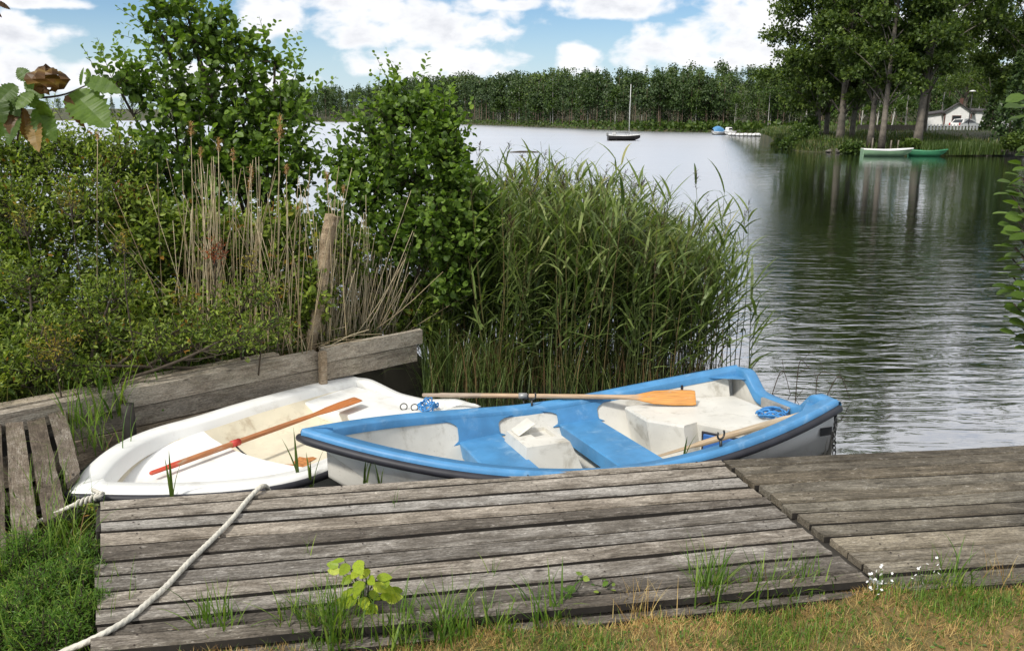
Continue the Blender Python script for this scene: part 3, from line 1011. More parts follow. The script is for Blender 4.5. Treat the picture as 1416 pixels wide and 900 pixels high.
def transom(h, blue, notch_w=0.42, notch_d=0.17, plate=True, parent=None, trim=0.05, mat_in=None, name='transom'):
    L, ws = h.L, float(h.w(1.0))
    zt = float(h.zg(1.0))
    prof = [(-ws, zt - 0.02), (-ws * 0.66, zt), (-ws * notch_w, zt - notch_d), (ws * notch_w, zt - notch_d), (ws * 0.66, zt), (ws, zt - 0.02)]
    mb = MB()
    bot = h.zk * 0.5
    V, Fc = [], []
    for x in (L + 0.015, L - 0.045):
        for y, z in prof: V.append((x, y, z - 0.012))
        for y, z in prof: V.append((x, y * 0.86, bot))
    n = len(prof)
    for b_ in (0, 2 * n):
        for i in range(n - 1): Fc.append((b_ + i, b_ + i + 1, b_ + n + i + 1, b_ + n + i))
    for i in range(n - 1): Fc.append((i, i + 1, 2 * n + i + 1, 2 * n + i))
    mb.add(V, Fc)
    t = mb.build(name, mat_in or M_white, parent)
    pr = smooth_path([(0, y, z) for y, z in prof], 46)
    # keep the rail a flat capping along the profile
    mb = MB()
    dense = []
    for (y0, z0), (y1, z1) in zip(prof[:-1], prof[1:]):
        for k in range(8): dense.append((y0 + (y1 - y0) * k / 8, z0 + (z1 - z0) * k / 8))
    dense.append(prof[-1])
    D = A(dense)
    for _ in range(3): D[1:-1] = (D[:-2] + 2 * D[1:-1] + D[2:]) / 4
    g = []
    for x, dz in ((L - 0.065, -0.075), (L - 0.068, 0.0), (L - 0.055, 0.012), (L + 0.028, 0.012), (L + 0.04, 0.0), (L + 0.038, -0.06)):
        g.append(np.stack([np.full(len(D), x), D[:, 0], D[:, 1] + dz], -1))
    loft(mb, g, 0, True)
    mb.build('transom_rail', blue, parent)
    return t, zt, ws


tb, ztb, wsb = transom(hb, M_blue, 0.40, 0.16, parent=bb, mat_in=M_liner)
MB().box((hb.L - 0.085, -0.03, ztb - 0.215), (0.03, 0.34, 0.13), bev=0.006).build('motor_pad', M_alu, bb)
# corner panels inside the raised quarters
for sd in (1, -1):
    mb = MB()
    zq = ztb
    a = (hb.L - 0.062, sd * wsb * 0.60, zq - 0.06); b_ = (hb.L - 0.062, sd * (wsb - 0.09), zq - 0.05); c_ = (hb.L - 0.30, sd * (float(hb.w(0.92)) - 0.12), zq - 0.07)
    mb.add([a, b_, c_], [(0, 1, 2)])
    mb.build('corner_panel', M_blue, bb)

# thwarts with their blue uprights


def thwart(h, s0, s1, zt, th, parent, mat, flare=0.035, thick=0.012, off=0.10, zf=0.10):
    mb = MB()
    q = np.linspace(s0, s1, 4)
    # seat slab following the sides
    ring_t = [(x * h.L, float(inner_w(h, x, zt, off, zf)) + 0.02) for x in q]
    V, Fc = [], []
    top = [(x, y) for x, y in ring_t] + [(x, -y) for x, y in ring_t[::-1]]
    m = len(top)
    xm = (s0 + s1) / 2 * h.L
    for z, sc in ((zt - 0.012, 1.0), (zt, 0.94), ):
        V += [(xm + (x - xm) * sc, y, z) for x, y in top]
    V += [(xm + (x - xm) * 0.96, y, zt - th) for x, y in top]
    for i in range(m):
        j = (i + 1) % m
        Fc.append((i, j, m + j, m + i)); Fc.append((2 * m + i, 2 * m + j, j, i))
    Fc.append(tuple(range(m, 2 * m))); Fc.append(tuple(range(3 * m - 1, 2 * m - 1, -1)))
    mb.add(V, Fc)
    t = mb.build('thwart', mat, parent)
    for sd in (1, -1):
        mb = MB()
        rows = []
        for z_t in np.linspace(0, 1, 9):
            fl = flare * max(0, (z_t - 0.6) / 0.4) ** 2.2 + flare * 0.4 * max(0, (0.2 - z_t) / 0.2) ** 2
            qq = np.linspace(s0 - fl, s1 + fl, 9)
            z = zt - 0.02 + (h.zg(qq) - 0.012 - zt) * z_t
            y = inner_w(h, qq, z, off, zf) - thick - 0.006
            rows.append(np.stack([qq * h.L, sd * y, z], -1))
        loft(mb, rows, 0, True)
        # returns to the liner at both edges
        for e in (0, -1):
            ed = A([r_[e] for r_ in rows]); ou = ed.copy(); ou[:, 1] += sd * 0.05
            loft(mb, [ed, ou], 0, False)
        mb.build('upright', mat, t)
    return t


thwart(hb, 0.325, 0.42, 0.315, 0.12, bb, M_blue)
thwart(hb, 0.56, 0.655, 0.315, 0.12, bb, M_blue)
# white moulded box between the thwarts, hollow on top
mb = MB()
x0, x1, y0, y1, z0, z1 = 1.56, 1.92, 0.0, 0.44, 0.10, 0.40
bt = [(x0 - .04, y0 - .05), (x1 + .10, y0 - .05), (x1 + .10, y1 + .06), (x0 - .04, y1 + .06)]
tp = [(x0, y0), (x1 - .02, y0), (x1 - .02, y1), (x0, y1)]
inn = [(x0 + .14, y0 + .16), (x1 - .06, y0 + .16), (x1 - .06, y1 - .03), (x0 + .14, y1 - .03)]
V = [(*p, z0) for p in bt] + [(*p, z1) for p in tp] + [(*p, z1) for p in inn] + [(p[0], p[1], z1 - 0.03) for p in inn]
Fc = []
for k in range(3):
    for i in range(4):
        j = (i + 1) % 4
        Fc.append((k * 4 + i, k * 4 + j, k * 4 + 4 + j, k * 4 + 4 + i))
Fc.append((12, 13, 14, 15))
mb.add(V, Fc)
bx_ = mb.build('storage_box', M_liner, bb)
MB().box((0, 0, 0), (0.012, 0.17, 0.16), M=Quaternion((0, 1, 0), 1.05).to_matrix(), bev=0.004).build('loose_lid', M_liner, bx_, (x0 + 0.10, y1 - 0.10, z1 + 0.045))
# stern bench with stepped front and a blue hatch
zs = 0.42
mb = MB()
LB = hb.L
out = [(2.66, 0.60), (2.64, 0.20), (2.82, -0.06), (2.96, -0.02), (3.18, -0.42), (3.24, -0.66), (LB - 0.10, -0.53), (LB - 0.10, 0.53), (3.2, 0.62)]
ofit = []
for x, y in out:
    lim = float(inner_w(hb, x / LB, zs)) - 0.004
    ofit.append((x, max(-lim, min(lim, y))))
m = len(ofit)
V = [(x, y, zs - 0.018) for x, y in ofit] + [(3.25 + (x - 3.25) * 0.985, y * 0.985, zs) for x, y in ofit] + [(x + (0.05 if x < 3.3 else 0), y * 0.93, 0.09) for x, y in ofit]
Fc = []
for i in range(m):
    j = (i + 1) % m
    Fc += [(i, j, m + j, m + i), (2 * m + i, 2 * m + j, j, i)]
Fc.append(tuple(range(m, 2 * m)))
mb.add(V, Fc)
bench = mb.build('stern_bench', M_liner, bb)
# hatch on the recessed front
fa, fb = A([2.97, -0.04]), A([3.175, -0.405])
fd = norm(fb - fa); fn = A([-abs(fd[1]), -abs(fd[0]) * 0 - fd[0] * 0.0])
mid = (fa + fb) / 2 + A([-0.012, -0.012]); an = math.atan2(fd[1], fd[0])
MB().box((0, 0, 0), (0.37, 0.014, 0.22), bev=0.006).build('hatch_frame', M_rubber, bench, (mid[0], mid[1], 0.255)).rotation_euler = (0.0, 0, an)
MB().box((0, 0, 0), (0.335, 0.02, 0.185), bev=0.007).build('hatch', M_dkblue, bench, (mid[0] - 0.004, mid[1] - 0.003, 0.255)).rotation_euler = (0.0, 0, an)
# drain slot on the far quarter, oarlock, chain
q_ = 0.86
MB().box((q_ * LB, float(inner_w(hb, q_, 0.50)) - 0.008, 0.50), (0.022, 0.01, 0.055), bev=0.004).build('drain_slot', M_rubber, bb)
ol = MB()
ol.tube([(0, 0, -0.02), (0, 0, 0.05)], 0.010, 8)
ol.tube([(0.035 * math.cos(t), 0, 0.09 + 0.035 * math.sin(t)) for t in np.linspace(R(-215), R(35), 14)], 0.007, 6)
ol.build('oarlock', M_steel, bb, (2.66, -float(hb.w(0.70)) + 0.07, float(hb.zg(0.70)))).rotation_euler = (0, 0, 0.3)
ol2 = MB(); ol2.tube([(0, 0, -0.02), (0, 0, 0.05)], 0.010, 8)
ol2.tube([(0.035 * math.cos(t), 0, 0.09 + 0.035 * math.sin(t)) for t in np.linspace(R(-215), R(35), 14)], 0.007, 6)
ol2.build('oarlock', M_steel, bb, (2.66 - 0.75, float(hb.w(0.50)) - 0.06, float(hb.zg(0.50))))
ch = empty('mooring_chain', (0, 0, 0), 0)
ch.parent = bb
ch.location = (LB - 0.06, -wsb - 0.055, ztb - 0.08)
for k in range(9):
    l_ = MB()
    a = k % 2 * math.pi / 2
    l_.tube([(0.013 * math.cos(t) * math.cos(a), 0.013 * math.cos(t) * math.sin(a), 0.024 * math.sin(t)) for t in np.linspace(0, 2 * math.pi, 13)], 0.0045, 5, cap=False)
    l_.build('link', M_steel, ch, (0.004 * math.sin(k), 0.0, -0.036 * k))
MB().box((LB * 0.965, -float(hb.w(0.965)) - 0.006, ztb - 0.20), (0.10, 0.006, 0.06)).build('side_plate', M_steel, bb).rotation_euler = (0, 0, 0)


def local_to_world(emp, p):
    Mx = Matrix.Translation(emp.location) @ emp.rotation_euler.to_matrix().to_4x4()
    return A(Mx @ Vector(p))


# ---- the white boat
hw = Hull(3.112, 1.706, 0.34, 0.128, -0.066, 1.9, 0.389, 0.93, -0.16)
wb_ = empty('rowing_boat', (-2.721, 4.715, 0), 0.958, 'plain white rowing boat with black rim behind the blue one', 'boat', 'rowing boats at the dock')
wb_.rotation_euler = (-0.011, 0, 0.958)
hull_skin(hw, [(1.0, 0.02), (0.985, .12), (0.95, .35), (0.90, .55), (0.78, .75), (0.5, .9), (0.0, 1.0)], rake=0.3).build('hull', M_white, wb_)
liner(hw, M_cream, wb_, 0.15, 0.10)
mb = MB()
hw.strip(mb, [(-0.004, -0.07), (-0.008, -0.012), (0.008, 0.010), (0.05, 0.016), (0.15, 0.008), (0.165, -0.012), (0.19, -0.10)])
mb.build('gunwale', M_white, wb_)
mb = MB()
O = hw.rim(-0.012); zg = hw.zg(hw.S)
path = np.concatenate([np.stack([O[:, 0], O[:, 1], zg - 0.03], -1)[::-1], np.stack([O[:, 0], -O[:, 1], zg - 0.03], -1)[1:]])
mb.tube(path, 0.026, 10)
mb.build('fender', M_rubber, wb_)
tw, ztw, wsw = transom(hw, M_white, 0.20, 0.075, parent=wb_, mat_in=M_white)
MB().box((hw.L - 0.10, -0.10, ztw - 0.10), (0.02, 0.30, 0.15), bev=0.004).build('motor_pad', M_pfleck, wb_)
for k, (yy, zz) in enumerate(((0.42, -0.10), (0.40, -0.155), (0.20, -0.16))):
    MB().tube([(0, 0, 0), (0.012, 0, 0)], 0.014, 8).build('drain_hole', M_rubber, wb_, (hw.L - 0.075, yy, ztw + zz))


def deck(h, s0, s1, zt, th, parent, mat, name, off=0.15, n=9, aft_dip=0.0, curve=0.0):
    q = np.linspace(s0, s1, n)
    O = h.rim(off)
    xs = np.interp(q, h.S, O[:, 0]); ys = np.interp(q, h.S, O[:, 1]) - 0.012
    ys = np.maximum(ys, 0.004)
    mb = MB()
    cols = np.linspace(-1, 1, 9)
    top = [np.stack([xs - curve * (1 - c * c) * (q - s0) / (s1 - s0), ys * c, np.full(n, zt) + 0.012 * c * c], -1) for c in cols]
    loft(mb, top, 0, True)
    aft = A([t[-1] for t in top]); lo = aft.copy(); lo[:, 2] -= th; lo[:, 0] -= 0.03; lo[:, 1] *= 0.9
    bev = aft.copy(); bev[:, 2] -= 0.012; bev[:, 0] += 0.01
    loft(mb, [aft, bev, lo], 0, True)
    fo = A([t[0] for t in top]); lo = fo.copy(); lo[:, 2] -= th; lo[:, 0] += 0.03; lo[:, 1] *= 0.9
    bev = fo.copy(); bev[:, 2] -= 0.012; bev[:, 0] -= 0.01
    loft(mb, [fo, bev, lo], 0, True)
    return mb.build(name, mat, parent)


deck(hw, 0.07, 0.45, 0.265, 0.16, wb_, M_white, 'fore_seat', 0.17, 9, 0, 0.10)
deck(hw, 0.78, 0.965, 0.225, 0.13, wb_, M_white, 'stern_seat', 0.17)
mb = MB()
blob = []
for t in np.linspace(0, 2 * math.pi, 22)[:-1]:
    r_ = 0.13 * (1 + 0.35 * math.sin(3 * t) + 0.25 * math.sin(7 * t + 1))
    blob.append((1.62 + r_ * 1.2 * math.cos(t), -0.18 + r_ * math.sin(t), 0.104))
mb.add(blob, [tuple(range(len(blob)))])
mb.build('rust_stain', M_rust, wb_)

# ------------------------------------------------------------------ oars


def oar(name, p0, p1, mat, label, blade_w=0.065, roll=0.0, grip=0.016, shaft=0.021, collar=None, blade_l=0.62):
    """handle at p0, blade tip at p1"""
    p0, p1 = Vector(p0), Vector(p1)
    L = (p1 - p0).length
    e = empty(name, p0, 0, label, 'oar', 'oars')
    x = (p1 - p0).normalized()
    qd = x.to_track_quat('X', 'Z')
    e.rotation_mode = 'QUATERNION'
    e.rotation_quaternion = qd @ Quaternion((1, 0, 0), roll)
    bl = blade_l
    hl = min(0.25, L - bl - 0.3)
    secs = [(0, grip * .7, grip * .7), (0.01, grip, grip), (0.13, grip * 1.02, grip * 1.02), (0.16, shaft, shaft), (L - bl - hl, shaft, shaft), (L - bl, shaft * .95, shaft * .85),
            (L - bl * 0.8, shaft * 1.2, 0.013), (L - bl * 0.55, blade_w * 0.85, 0.010), (L - bl * 0.3, blade_w, 0.008), (L - 0.03, blade_w * 0.98, 0.006), (L - 0.004, blade_w * 0.90, 0.005), (L, blade_w * 0.82, 0.003)]
    n = 12
    V, Fc = [], []
    for (xx, a, b) in secs:
        for k in range(n):
            t = 2 * math.pi * k / n
            V.append((xx, a * math.cos(t), b * math.sin(t)))
    for i in range(len(secs) - 1):
        for k in range(n):
            k2 = (k + 1) % n
            Fc.append((i * n + k, i * n + k2, (i + 1) * n + k2, (i + 1) * n + k))
    Fc += [tuple(range(n - 1, -1, -1)), tuple(range((len(secs) - 1) * n, len(secs) * n))]
    MB().add(V, Fc, smooth=True).build('shaft_and_blade', mat, e)
    if collar:
        cx, cm = collar
        MB().tube([(cx - 0.035, 0, 0), (cx + 0.035, 0, 0)], shaft + 0.006, 12).build('collar', cm, e)
        MB().tube([(cx, 0.0, -shaft), (cx + 0.01, -0.05, -0.05), (cx + 0.02, -0.12, -0.075)], 0.007, 6).build('rowlock_pin', M_steel, e)
    return e


M_redp = plain('red_collar', (0.50, 0.045, 0.03), 0.5, 0.2, 10)
oar('oar', local_to_world(wb_, (0.62, 0.155, 0.325)), local_to_world(wb_, (2.61, 0.155, 0.305)), M_oar1, 'orange-brown oar with red grip lying inside the white boat', 0.06, 0.12, collar=(0.70, M_redp))
oar('oar', W(584, 546, 0.43), W(962, 550, 0.455), M_oar2, 'pale oar with bright orange blade across the far rim of the blue boat', 0.075, 0.75, collar=(0.85, M_alu))
q3a, q3b = W(1114, 571, 0.60), W(946, 620, 0.345)
oar('oar', q3a, q3b + norm(q3b - q3a) * 0.22, M_oar3, 'worn bare oar shaft along the near side of the blue boat', 0.05, 0.3, 0.02, 0.025, blade_l=0.34)

# ------------------------------------------------------------------ ropes, coil, net


def rope(name, pts, r, mat, label, n=240, cat='rope', group=None, pitch=0.055):
    P = smooth_path(pts, n)
    V, Fc = tube(P - P[0], r, 12, True, 3, pitch)
    o = MB().add(V, Fc, smooth=True).build(name, mat, None, P[0])
    return tag(o, label, cat, group)


RZ = DZ + 0.018
rp = [W(368, 668, DZ - 0.05) + A([0.02, 0.06, -0.16]), W(366, 671.5, RZ + 0.004), W(345, 688, RZ), W(322, 716, RZ), W(297, 742, RZ), W(262, 776, RZ), W(228, 812, RZ), W(203, 834, RZ), W(178, 855, RZ), W(150, 872, RZ), W(118, 888, RZ - 0.01), W(85, 902, 0.53), W(40, 925, 0.52)]
rope('rope', rp, 0.0135, M_rope, 'long off-white rope lying diagonally across the dock planks', 420, group='mooring ropes')
bow = local_to_world(wb_, (0.06, 0, 0.47))
rp = [bow + A([0.06, 0.03, -0.02]), W(140, 684, 0.56), W(122, 690, 0.55), W(104, 697, 0.535), W(72, 712, 0.50), W(35, 730, 0.47), W(0, 747, 0.46), W(-60, 772, 0.47)]
rope('rope', rp, 0.012, M_rope, 'off-white rope from the white bow to the left edge', 260, group='mooring ropes')
# knot wrapped round the rope at the bow
kn = []
for t in np.linspace(0, 6 * 2 * math.pi, 150):
    s_ = t / (12 * math.pi)
    p = W(142, 684, 0.565) * (1 - s_) + W(104, 697, 0.54) * s_
    kn.append(p + A([0.0, 0.016 * math.cos(t), 0.016 * math.sin(t)]))
V, Fc = tube(A(kn) - kn[0], 0.008, 6)
tag(MB().add(V, Fc, smooth=True).build('rope_knot', M_rope, None, kn[0]), 'frayed white rope knot at the bow of the white boat', 'knot')


def coil(name, c, r, turns, rad, mat, label, cat, seed, squash=0.35, lift=0.03):
    rr = np.random.default_rng(seed)
    pts = []
    for k in range(turns * 9):
        a = k * 2 * math.pi / 9 + rr.normal(0, 0.25)
        q = r * (0.55 + 0.5 * rr.random())
        pts.append(A([q * math.cos(a) + rr.normal(0, r * .12), q * math.sin(a) * 0.75, abs(rr.normal(0, lift)) + 0.005]))
    P = smooth_path(pts, turns * 40)
    V, Fc = tube(P, rad, 6)
    o = MB().add(V, Fc, smooth=True).build(name, mat, None, c)
    return tag(o, label, cat)


coil('rope_coil', local_to_world(bb, (3.56, -0.16, 0.43)), 0.13, 6, 0.007, M_ropeb, 'tangled blue rope on the stern bench of the blue boat', 'rope', 3)
coil('rope_coil', local_to_world(wb_, (2.87, -0.42, 0.235)), 0.085, 4, 0.007, M_ropeb, 'small blue rope bundle in the white boat stern', 'rope', 5, lift=0.05)
coil('fishing_net', local_to_world(bb, (2.12, -0.30, 0.11)), 0.13, 12, 0.0035, M_net, 'crumpled green net on the floor of the blue boat', 'net', 8, lift=0.05)
for k, (x, y) in enumerate(((2.78, -0.22), (2.82, -0.31))):
    MB()
    mb = MB(); mb.tube([(0.03 * math.cos(t), 0.0, 0.03 + 0.03 * math.sin(t)) for t in np.linspace(0, 2 * math.pi, 17)], 0.005, 6, cap=False)
    tag(mb.build('ring', M_steel, None, local_to_world(wb_, (x, y, 0.225))), ('left' if k == 0 else 'right') + ' one of two black rings beside blue rope in the white boat', 'ring', 'rings in the white boat').rotation_euler = (0, 0, 0.2)

# ------------------------------------------------------------------ vegetation helpers


def crown(blobs, ntw, per, ll, seed, surf=0.55, up=0.35, twl=0.22, flat=0.9):
    """twigs and leaves filling a set of ellipsoids: returns leaf arrays and twig lines"""
    rr = np.random.default_rng(seed)
    Cn = A([b[0] for b in blobs], float); Rd = A([b[1] for b in blobs], float)
    vol = np.prod(Rd, 1) ** 0.8
    k = rr.choice(len(blobs), ntw, p=vol / vol.sum())
    d = norm(rr.normal(size=(ntw, 3)))
    r = surf + (1 - surf) * rr.random(ntw) ** 0.6
    low = rr.random(ntw) < 0.25
    r = np.where(low, rr.random(ntw) ** 0.5, r)
    P = Cn[k] + d * r[:, None] * Rd[k]
    D = norm(d / Rd[k] * Rd[k].mean(1)[:, None] + A([0, 0, up]) + rr.normal(0, 0.45, (ntw, 3)))
    Lw = twl * (0.6 + 0.8 * rr.random(ntw))
    base = P - D * Lw[:, None]
    n = ntw * per
    ti = np.repeat(np.arange(ntw), per)
    t = np.tile((np.arange(per) + 0.5) / per, ntw) + rr.normal(0, 0.05, n)
    pos = base[ti] + D[ti] * (Lw[ti] * t * 1.15)[:, None]
    ld = norm(D[ti] * 0.55 + rr.normal(0, 0.75, (n, 3)) + A([0, 0, 0.0]))
    nr = norm(A([0, 0, flat]) + rr.normal(0, 0.75, (n, 3)) + D[ti] * 0.25)
    l = ll * (0.6 + 0.65 * rr.random(n))
    # leaf tint: clumps lighter or darker, lighter toward the young outer tips
    tint = np.clip(0.40 + rr.normal(0, 0.20, n) + 0.17 * rr.normal(size=ntw)[ti] + 0.22 * (t - 0.5), 0.01, 0.99)
    return dict(P=pos, D=ld, N=nr, l=l, tint=tint, base=base, tip=P, blob=k, C=Cn)


def twig_mesh(mb, cr, roots, every=1, r0=0.006, mat=0, stem_r=0.02, seed=0, joints=None):
    """stems from the roots to the blob centres, branchlets from there to the twigs"""
    rr = np.random.default_rng(seed)
    paths = []
    for i, c in enumerate(cr['C']):
        rt = A(roots[i % len(roots)], float)
        m_ = rt * 0.5 + c * 0.5 + rr.normal(0, 0.08, 3) * np.linalg.norm(c - rt) * 0.6
        p = smooth_path([rt, m_, c], 9)
        mb.tube(p, np.linspace(stem_r, stem_r * 0.35, 9), 6, mat)
        paths.append(p)
    allp = np.concatenate(paths)
    for j in range(0, len(cr['base']), every):
        b = cr['base'][j]; t = cr['tip'][j]
        dd = np.linalg.norm(allp - b, axis=1) + np.where(allp[:, 2] > b[2], 0.3, 0)
        s0 = allp[np.argmin(dd)]
        md = (s0 + b) / 2 + rr.normal(0, 0.03, 3) * np.linalg.norm(b - s0) + A([0, 0, -0.03])
        mb.tube([s0, md, b, t], [r0 * 1.2, r0, r0 * 0.8, r0 * 0.4], 3, mat, cap=False)


def leaf_parts(parent, cr, tpl, mats, nmax, wr=0.8, name='leaf', seed=0):
    """the leaves nearest the camera as parts of their own, the rest as one mass"""
    n = len(cr['P'])
    dist = np.linalg.norm(cr['P'] - A([0, 0, CAMZ]), axis=1)
    order = np.argsort(dist)
    near, rest = order[:nmax], order[nmax:]
    org = A(parent.location)
    if nmax:
        Vt, Ft = tpl
        protos = []
        for q in range(6):
            mb = MB()
            V = Vt.copy(); V[:, 0] *= wr
            V[:, 2] += 0.05 * math.sin(q) * V[:, 1] ** 2
            mb.add(V, [f.copy() for f in Ft], 0, 0.15 + 0.14 * q)
            o = mb.build(name, mats, parent)
            protos.append(o)
        for c, i in enumerate(near):
            pr = protos[min(5, max(0, int((cr['tint'][i] - 0.08) / 0.14)))]
            if c < 6: o = protos[c]
            else:
                o = pr.copy(); COL.objects.link(o)
            D = norm(cr['D'][i]); X = norm(np.cross(D, cr['N'][i])); N = np.cross(X, D)
            l = float(cr['l'][i])
            Mx = Matrix([[X[0], D[0], N[0]], [X[1], D[1], N[1]], [X[2], D[2], N[2]]])
            o.rotation_mode = 'QUATERNION'
            o.rotation_quaternion = Mx.to_quaternion()
            o.location = cr['P'][i] - org
            o.scale = (l, l, l)
    if len(rest):
        V, Fs, k = place(tpl, cr['P'][rest] - org, cr['D'][rest], cr['N'][rest], cr['l'][rest], cr['l'][rest] * wr)
        o = MB().add(V, Fs, 0, np.repeat(cr['tint'][rest], k)).build('foliage', mats, parent)
        tag(o, kind='stuff')


def add_shoots(cr, blobs, nsh, seed, ll, lmin=0.2, lmax=0.42, per=9):
    """long leafy shoots that stick out of the crown"""
    rr = np.random.default_rng(seed + 5000)
    Cn = A([b[0] for b in blobs], float); Rd = A([b[1] for b in blobs], float)
    k = rr.integers(0, len(blobs), nsh)
    d = norm(rr.normal(size=(nsh, 3)) + A([0, -0.25, 0.45]))
    st = Cn[k] + d * Rd[k] * 0.85
    D = norm(d * 0.8 + A([0, 0, 0.9]) + rr.normal(0, 0.35, (nsh, 3)))
    L = rr.uniform(lmin, lmax, nsh)
    ti = np.repeat(np.arange(nsh), per); t = np.tile((np.arange(per) + .5) / per, nsh)
    sag = A([0, 0, -1]) * (0.10 * (L[ti] * t) ** 2)[:, None]
    pos = st[ti] + D[ti] * (L[ti] * t)[:, None] + sag
    sd = norm(np.cross(D, rr.normal(size=(nsh, 3))))[ti] * np.where(np.tile(np.arange(per) % 2, nsh), 1, -1)[:, None]
    n = nsh * per
    add = dict(P=pos, D=norm(D[ti] * 0.6 + sd * 0.8 + rr.normal(0, .25, (n, 3))), N=norm(A([0, 0, 1]) + rr.normal(0, .5, (n, 3))), l=ll * np.interp(t, [0, .4, 1], [1, 1, .5]) * rr.uniform(.8, 1.15, n), tint=np.clip(.5 + .25 * t + rr.normal(0, .15, n), .01, .99))
    for q in add: cr[q] = np.concatenate([cr[q], add[q]])
    cr['base'] = np.concatenate([cr['base'], st]); cr['tip'] = np.concatenate([cr['tip'], st + D * L[:, None] + A([0, 0, -1]) * (0.10 * L ** 2)[:, None]])
    cr['nsh'] = nsh


def shrub(name, root, blobs, ntw, per, ll, mat, label, cat, seed, nparts=0, tpl=LEAF, wr=0.85, group=None, stem_r=0.02, every=2, roots=None, up=0.35, twl=0.22, surf=0.55, flat=0.9, bark=None, shoots=0):
    root = A(root, float)
    e = empty(name, root, 0, label, cat, group)
    cr = crown(blobs, ntw, per, ll, seed, surf, up, twl, flat)
    if shoots: add_shoots(cr, blobs, shoots, seed, ll)
    mb = MB()
    rts = [root] if roots is None else roots
    twig_mesh(mb, cr, rts, every, 0.0045 if stem_r < 0.1 else 0.03, 0, stem_r, seed)
    for p in mb.p: p[0][:] -= root
    mb.build('stems', bark or M_twig, e)
    leaf_parts(e, cr, tpl, mat, nparts, wr)
    return e


def pb(px, py, rx, ry, d, rd=None):
    """ellipsoid measured on the photograph, at distance d"""
    c = W(px, py, d=d)
    k = (d * cpz - (c[2] - CAMZ) * spz) / F
    return (c, (rx * k, (rd if rd else (rx + ry) / 2 * k * 0.9), ry * k))


# ------------------------------------------------------------------ alder bushes on the bank
blA = [pb(262, 45, 62, 55, 9.2), pb(318, 70, 60, 60, 9.3), pb(235, 125, 75, 52, 9.0), pb(330, 145, 85, 60, 9.2), pb(400, 135, 42, 38, 9.2), pb(408, 205, 45, 70, 9.0),
       pb(270, 215, 110, 68, 8.9), pb(350, 225, 90, 60, 9.0), pb(160, 115, 38, 26, 8.8), pb(180, 240, 60, 60, 8.8), pb(250, 300, 90, 45, 8.6), pb(215, 28, 22, 20, 9.1), pb(380, 85, 22, 20, 9.2), pb(255, 8, 45, 22, 9.1)]
rA = A([-2.75, 9.0, 0.45])
shrub('alder_bush', rA, blA, 1300, 7, 0.076, G_alder, 'tallest alder bush, rising into the sky on the left', 'bush', 21, 280, roots=[rA, rA + A([.25, .1, 0]), rA + A([-.3, .05, 0])], every=3, stem_r=0.032, wr=0.85, shoots=150, surf=0.35)
blB = [pb(575, 150, 60, 40, 8.8), pb(615, 185, 40, 50, 8.8), pb(525, 185, 45, 45, 8.8), pb(570, 225, 85, 60, 8.6), pb(630, 250, 30, 60, 8.6), pb(510, 275, 52, 50, 8.5), pb(600, 310, 60, 60, 8.4), pb(655, 330, 30, 50, 8.5), pb(545, 330, 50, 45, 8.4),
       pb(545, 120, 12, 12, 8.8), pb(475, 225, 30, 40, 8.7), pb(460, 300, 35, 45, 8.7), pb(540, 390, 60, 40, 8.8), pb(660, 290, 28, 60, 8.7), pb(620, 385, 40, 40, 8.4)]
rB = A([-1.1, 8.75, 0.2])
shrub('alder_bush', rB, blB, 1500, 7, 0.068, G_alder, 'rounded bright alder bush between dry reeds and green reeds', 'bush', 22, 280, roots=[rB, rB + A([.2, .1, 0]), rB + A([-.2, .05, 0])], every=3, stem_r=0.025, wr=0.85, shoots=120, surf=0.35)
# shrubs filling the left bank
blC = [pb(60, 225, 90, 50, 8.2), pb(20, 300, 70, 70, 7.6), pb(120, 285, 70, 60, 7.8), pb(-60, 240, 80, 90, 7.8), pb(90, 200, 60, 30, 8.4), pb(150, 215, 45, 34, 8.3), pb(25, 205, 50, 30, 8.2), pb(185, 290, 50, 50, 8.0), pb(-40, 400, 70, 60, 7.0)]
rC = A([-4.3, 7.9, 0.5])
shrub('bramble_shrub', rC, blC, 2300, 8, 0.055, G_herb, 'dense small-leaved shrub at the left edge of the bank', 'shrub', 23, 150, OVAL, 0.6, roots=[rC, rC + A([.6, 0, 0]), rC + A([-.5, -.3, 0])], every=3, shoots=120)
blD = [pb(215, 330, 70, 60, 7.9), pb(300, 330, 70, 50, 8.0), pb(390, 330, 60, 60, 8.0), pb(430, 400, 45, 50, 7.8), pb(480, 350, 40, 50, 8.2), pb(540, 420, 50, 40, 8.6), pb(590, 430, 45, 40, 8.7), pb(500, 440, 40, 30, 8.5)]
rD = A([-2.6, 7.9, 0.5])
shrub('bramble_shrub', rD, blD, 1700, 8, 0.068, G_herb, 'dark shady shrub behind the dry reed stalks', 'shrub', 24, 60, OVAL, 0.65, roots=[rD, rD + A([.9, 0.1, 0]), rD + A([-.4, 0, 0])], every=3)
blE = [pb(300, 420, 55, 32, 7.0), pb(350, 395, 45, 28, 7.0), pb(250, 455, 60, 30, 6.8), pb(330, 460, 60, 30, 6.8), pb(190, 470, 60, 34, 6.6), pb(120, 440, 60, 40, 6.7), pb(160, 395, 55, 34, 7.0), pb(60, 450, 60, 40, 6.5), pb(20, 500, 60, 40, 6.2), pb(100, 505, 55, 28, 6.2), pb(385, 440, 30, 30, 7.0), pb(40, 380, 55, 40, 6.9)]
rE = A([-2.9, 6.95, 0.5])
shrub('rose_shrub', rE, blE, 900, 8, 0.045, G_herb, 'low leafy rose shrub spreading along the top of the timber wall', 'shrub', 25, 200, OVAL, 0.5, roots=[rE, rE + A([.5, .2, 0]), rE + A([-.6, -.5, 0]), rE + A([-.9, -.7, 0])], every=3, up=0.6)



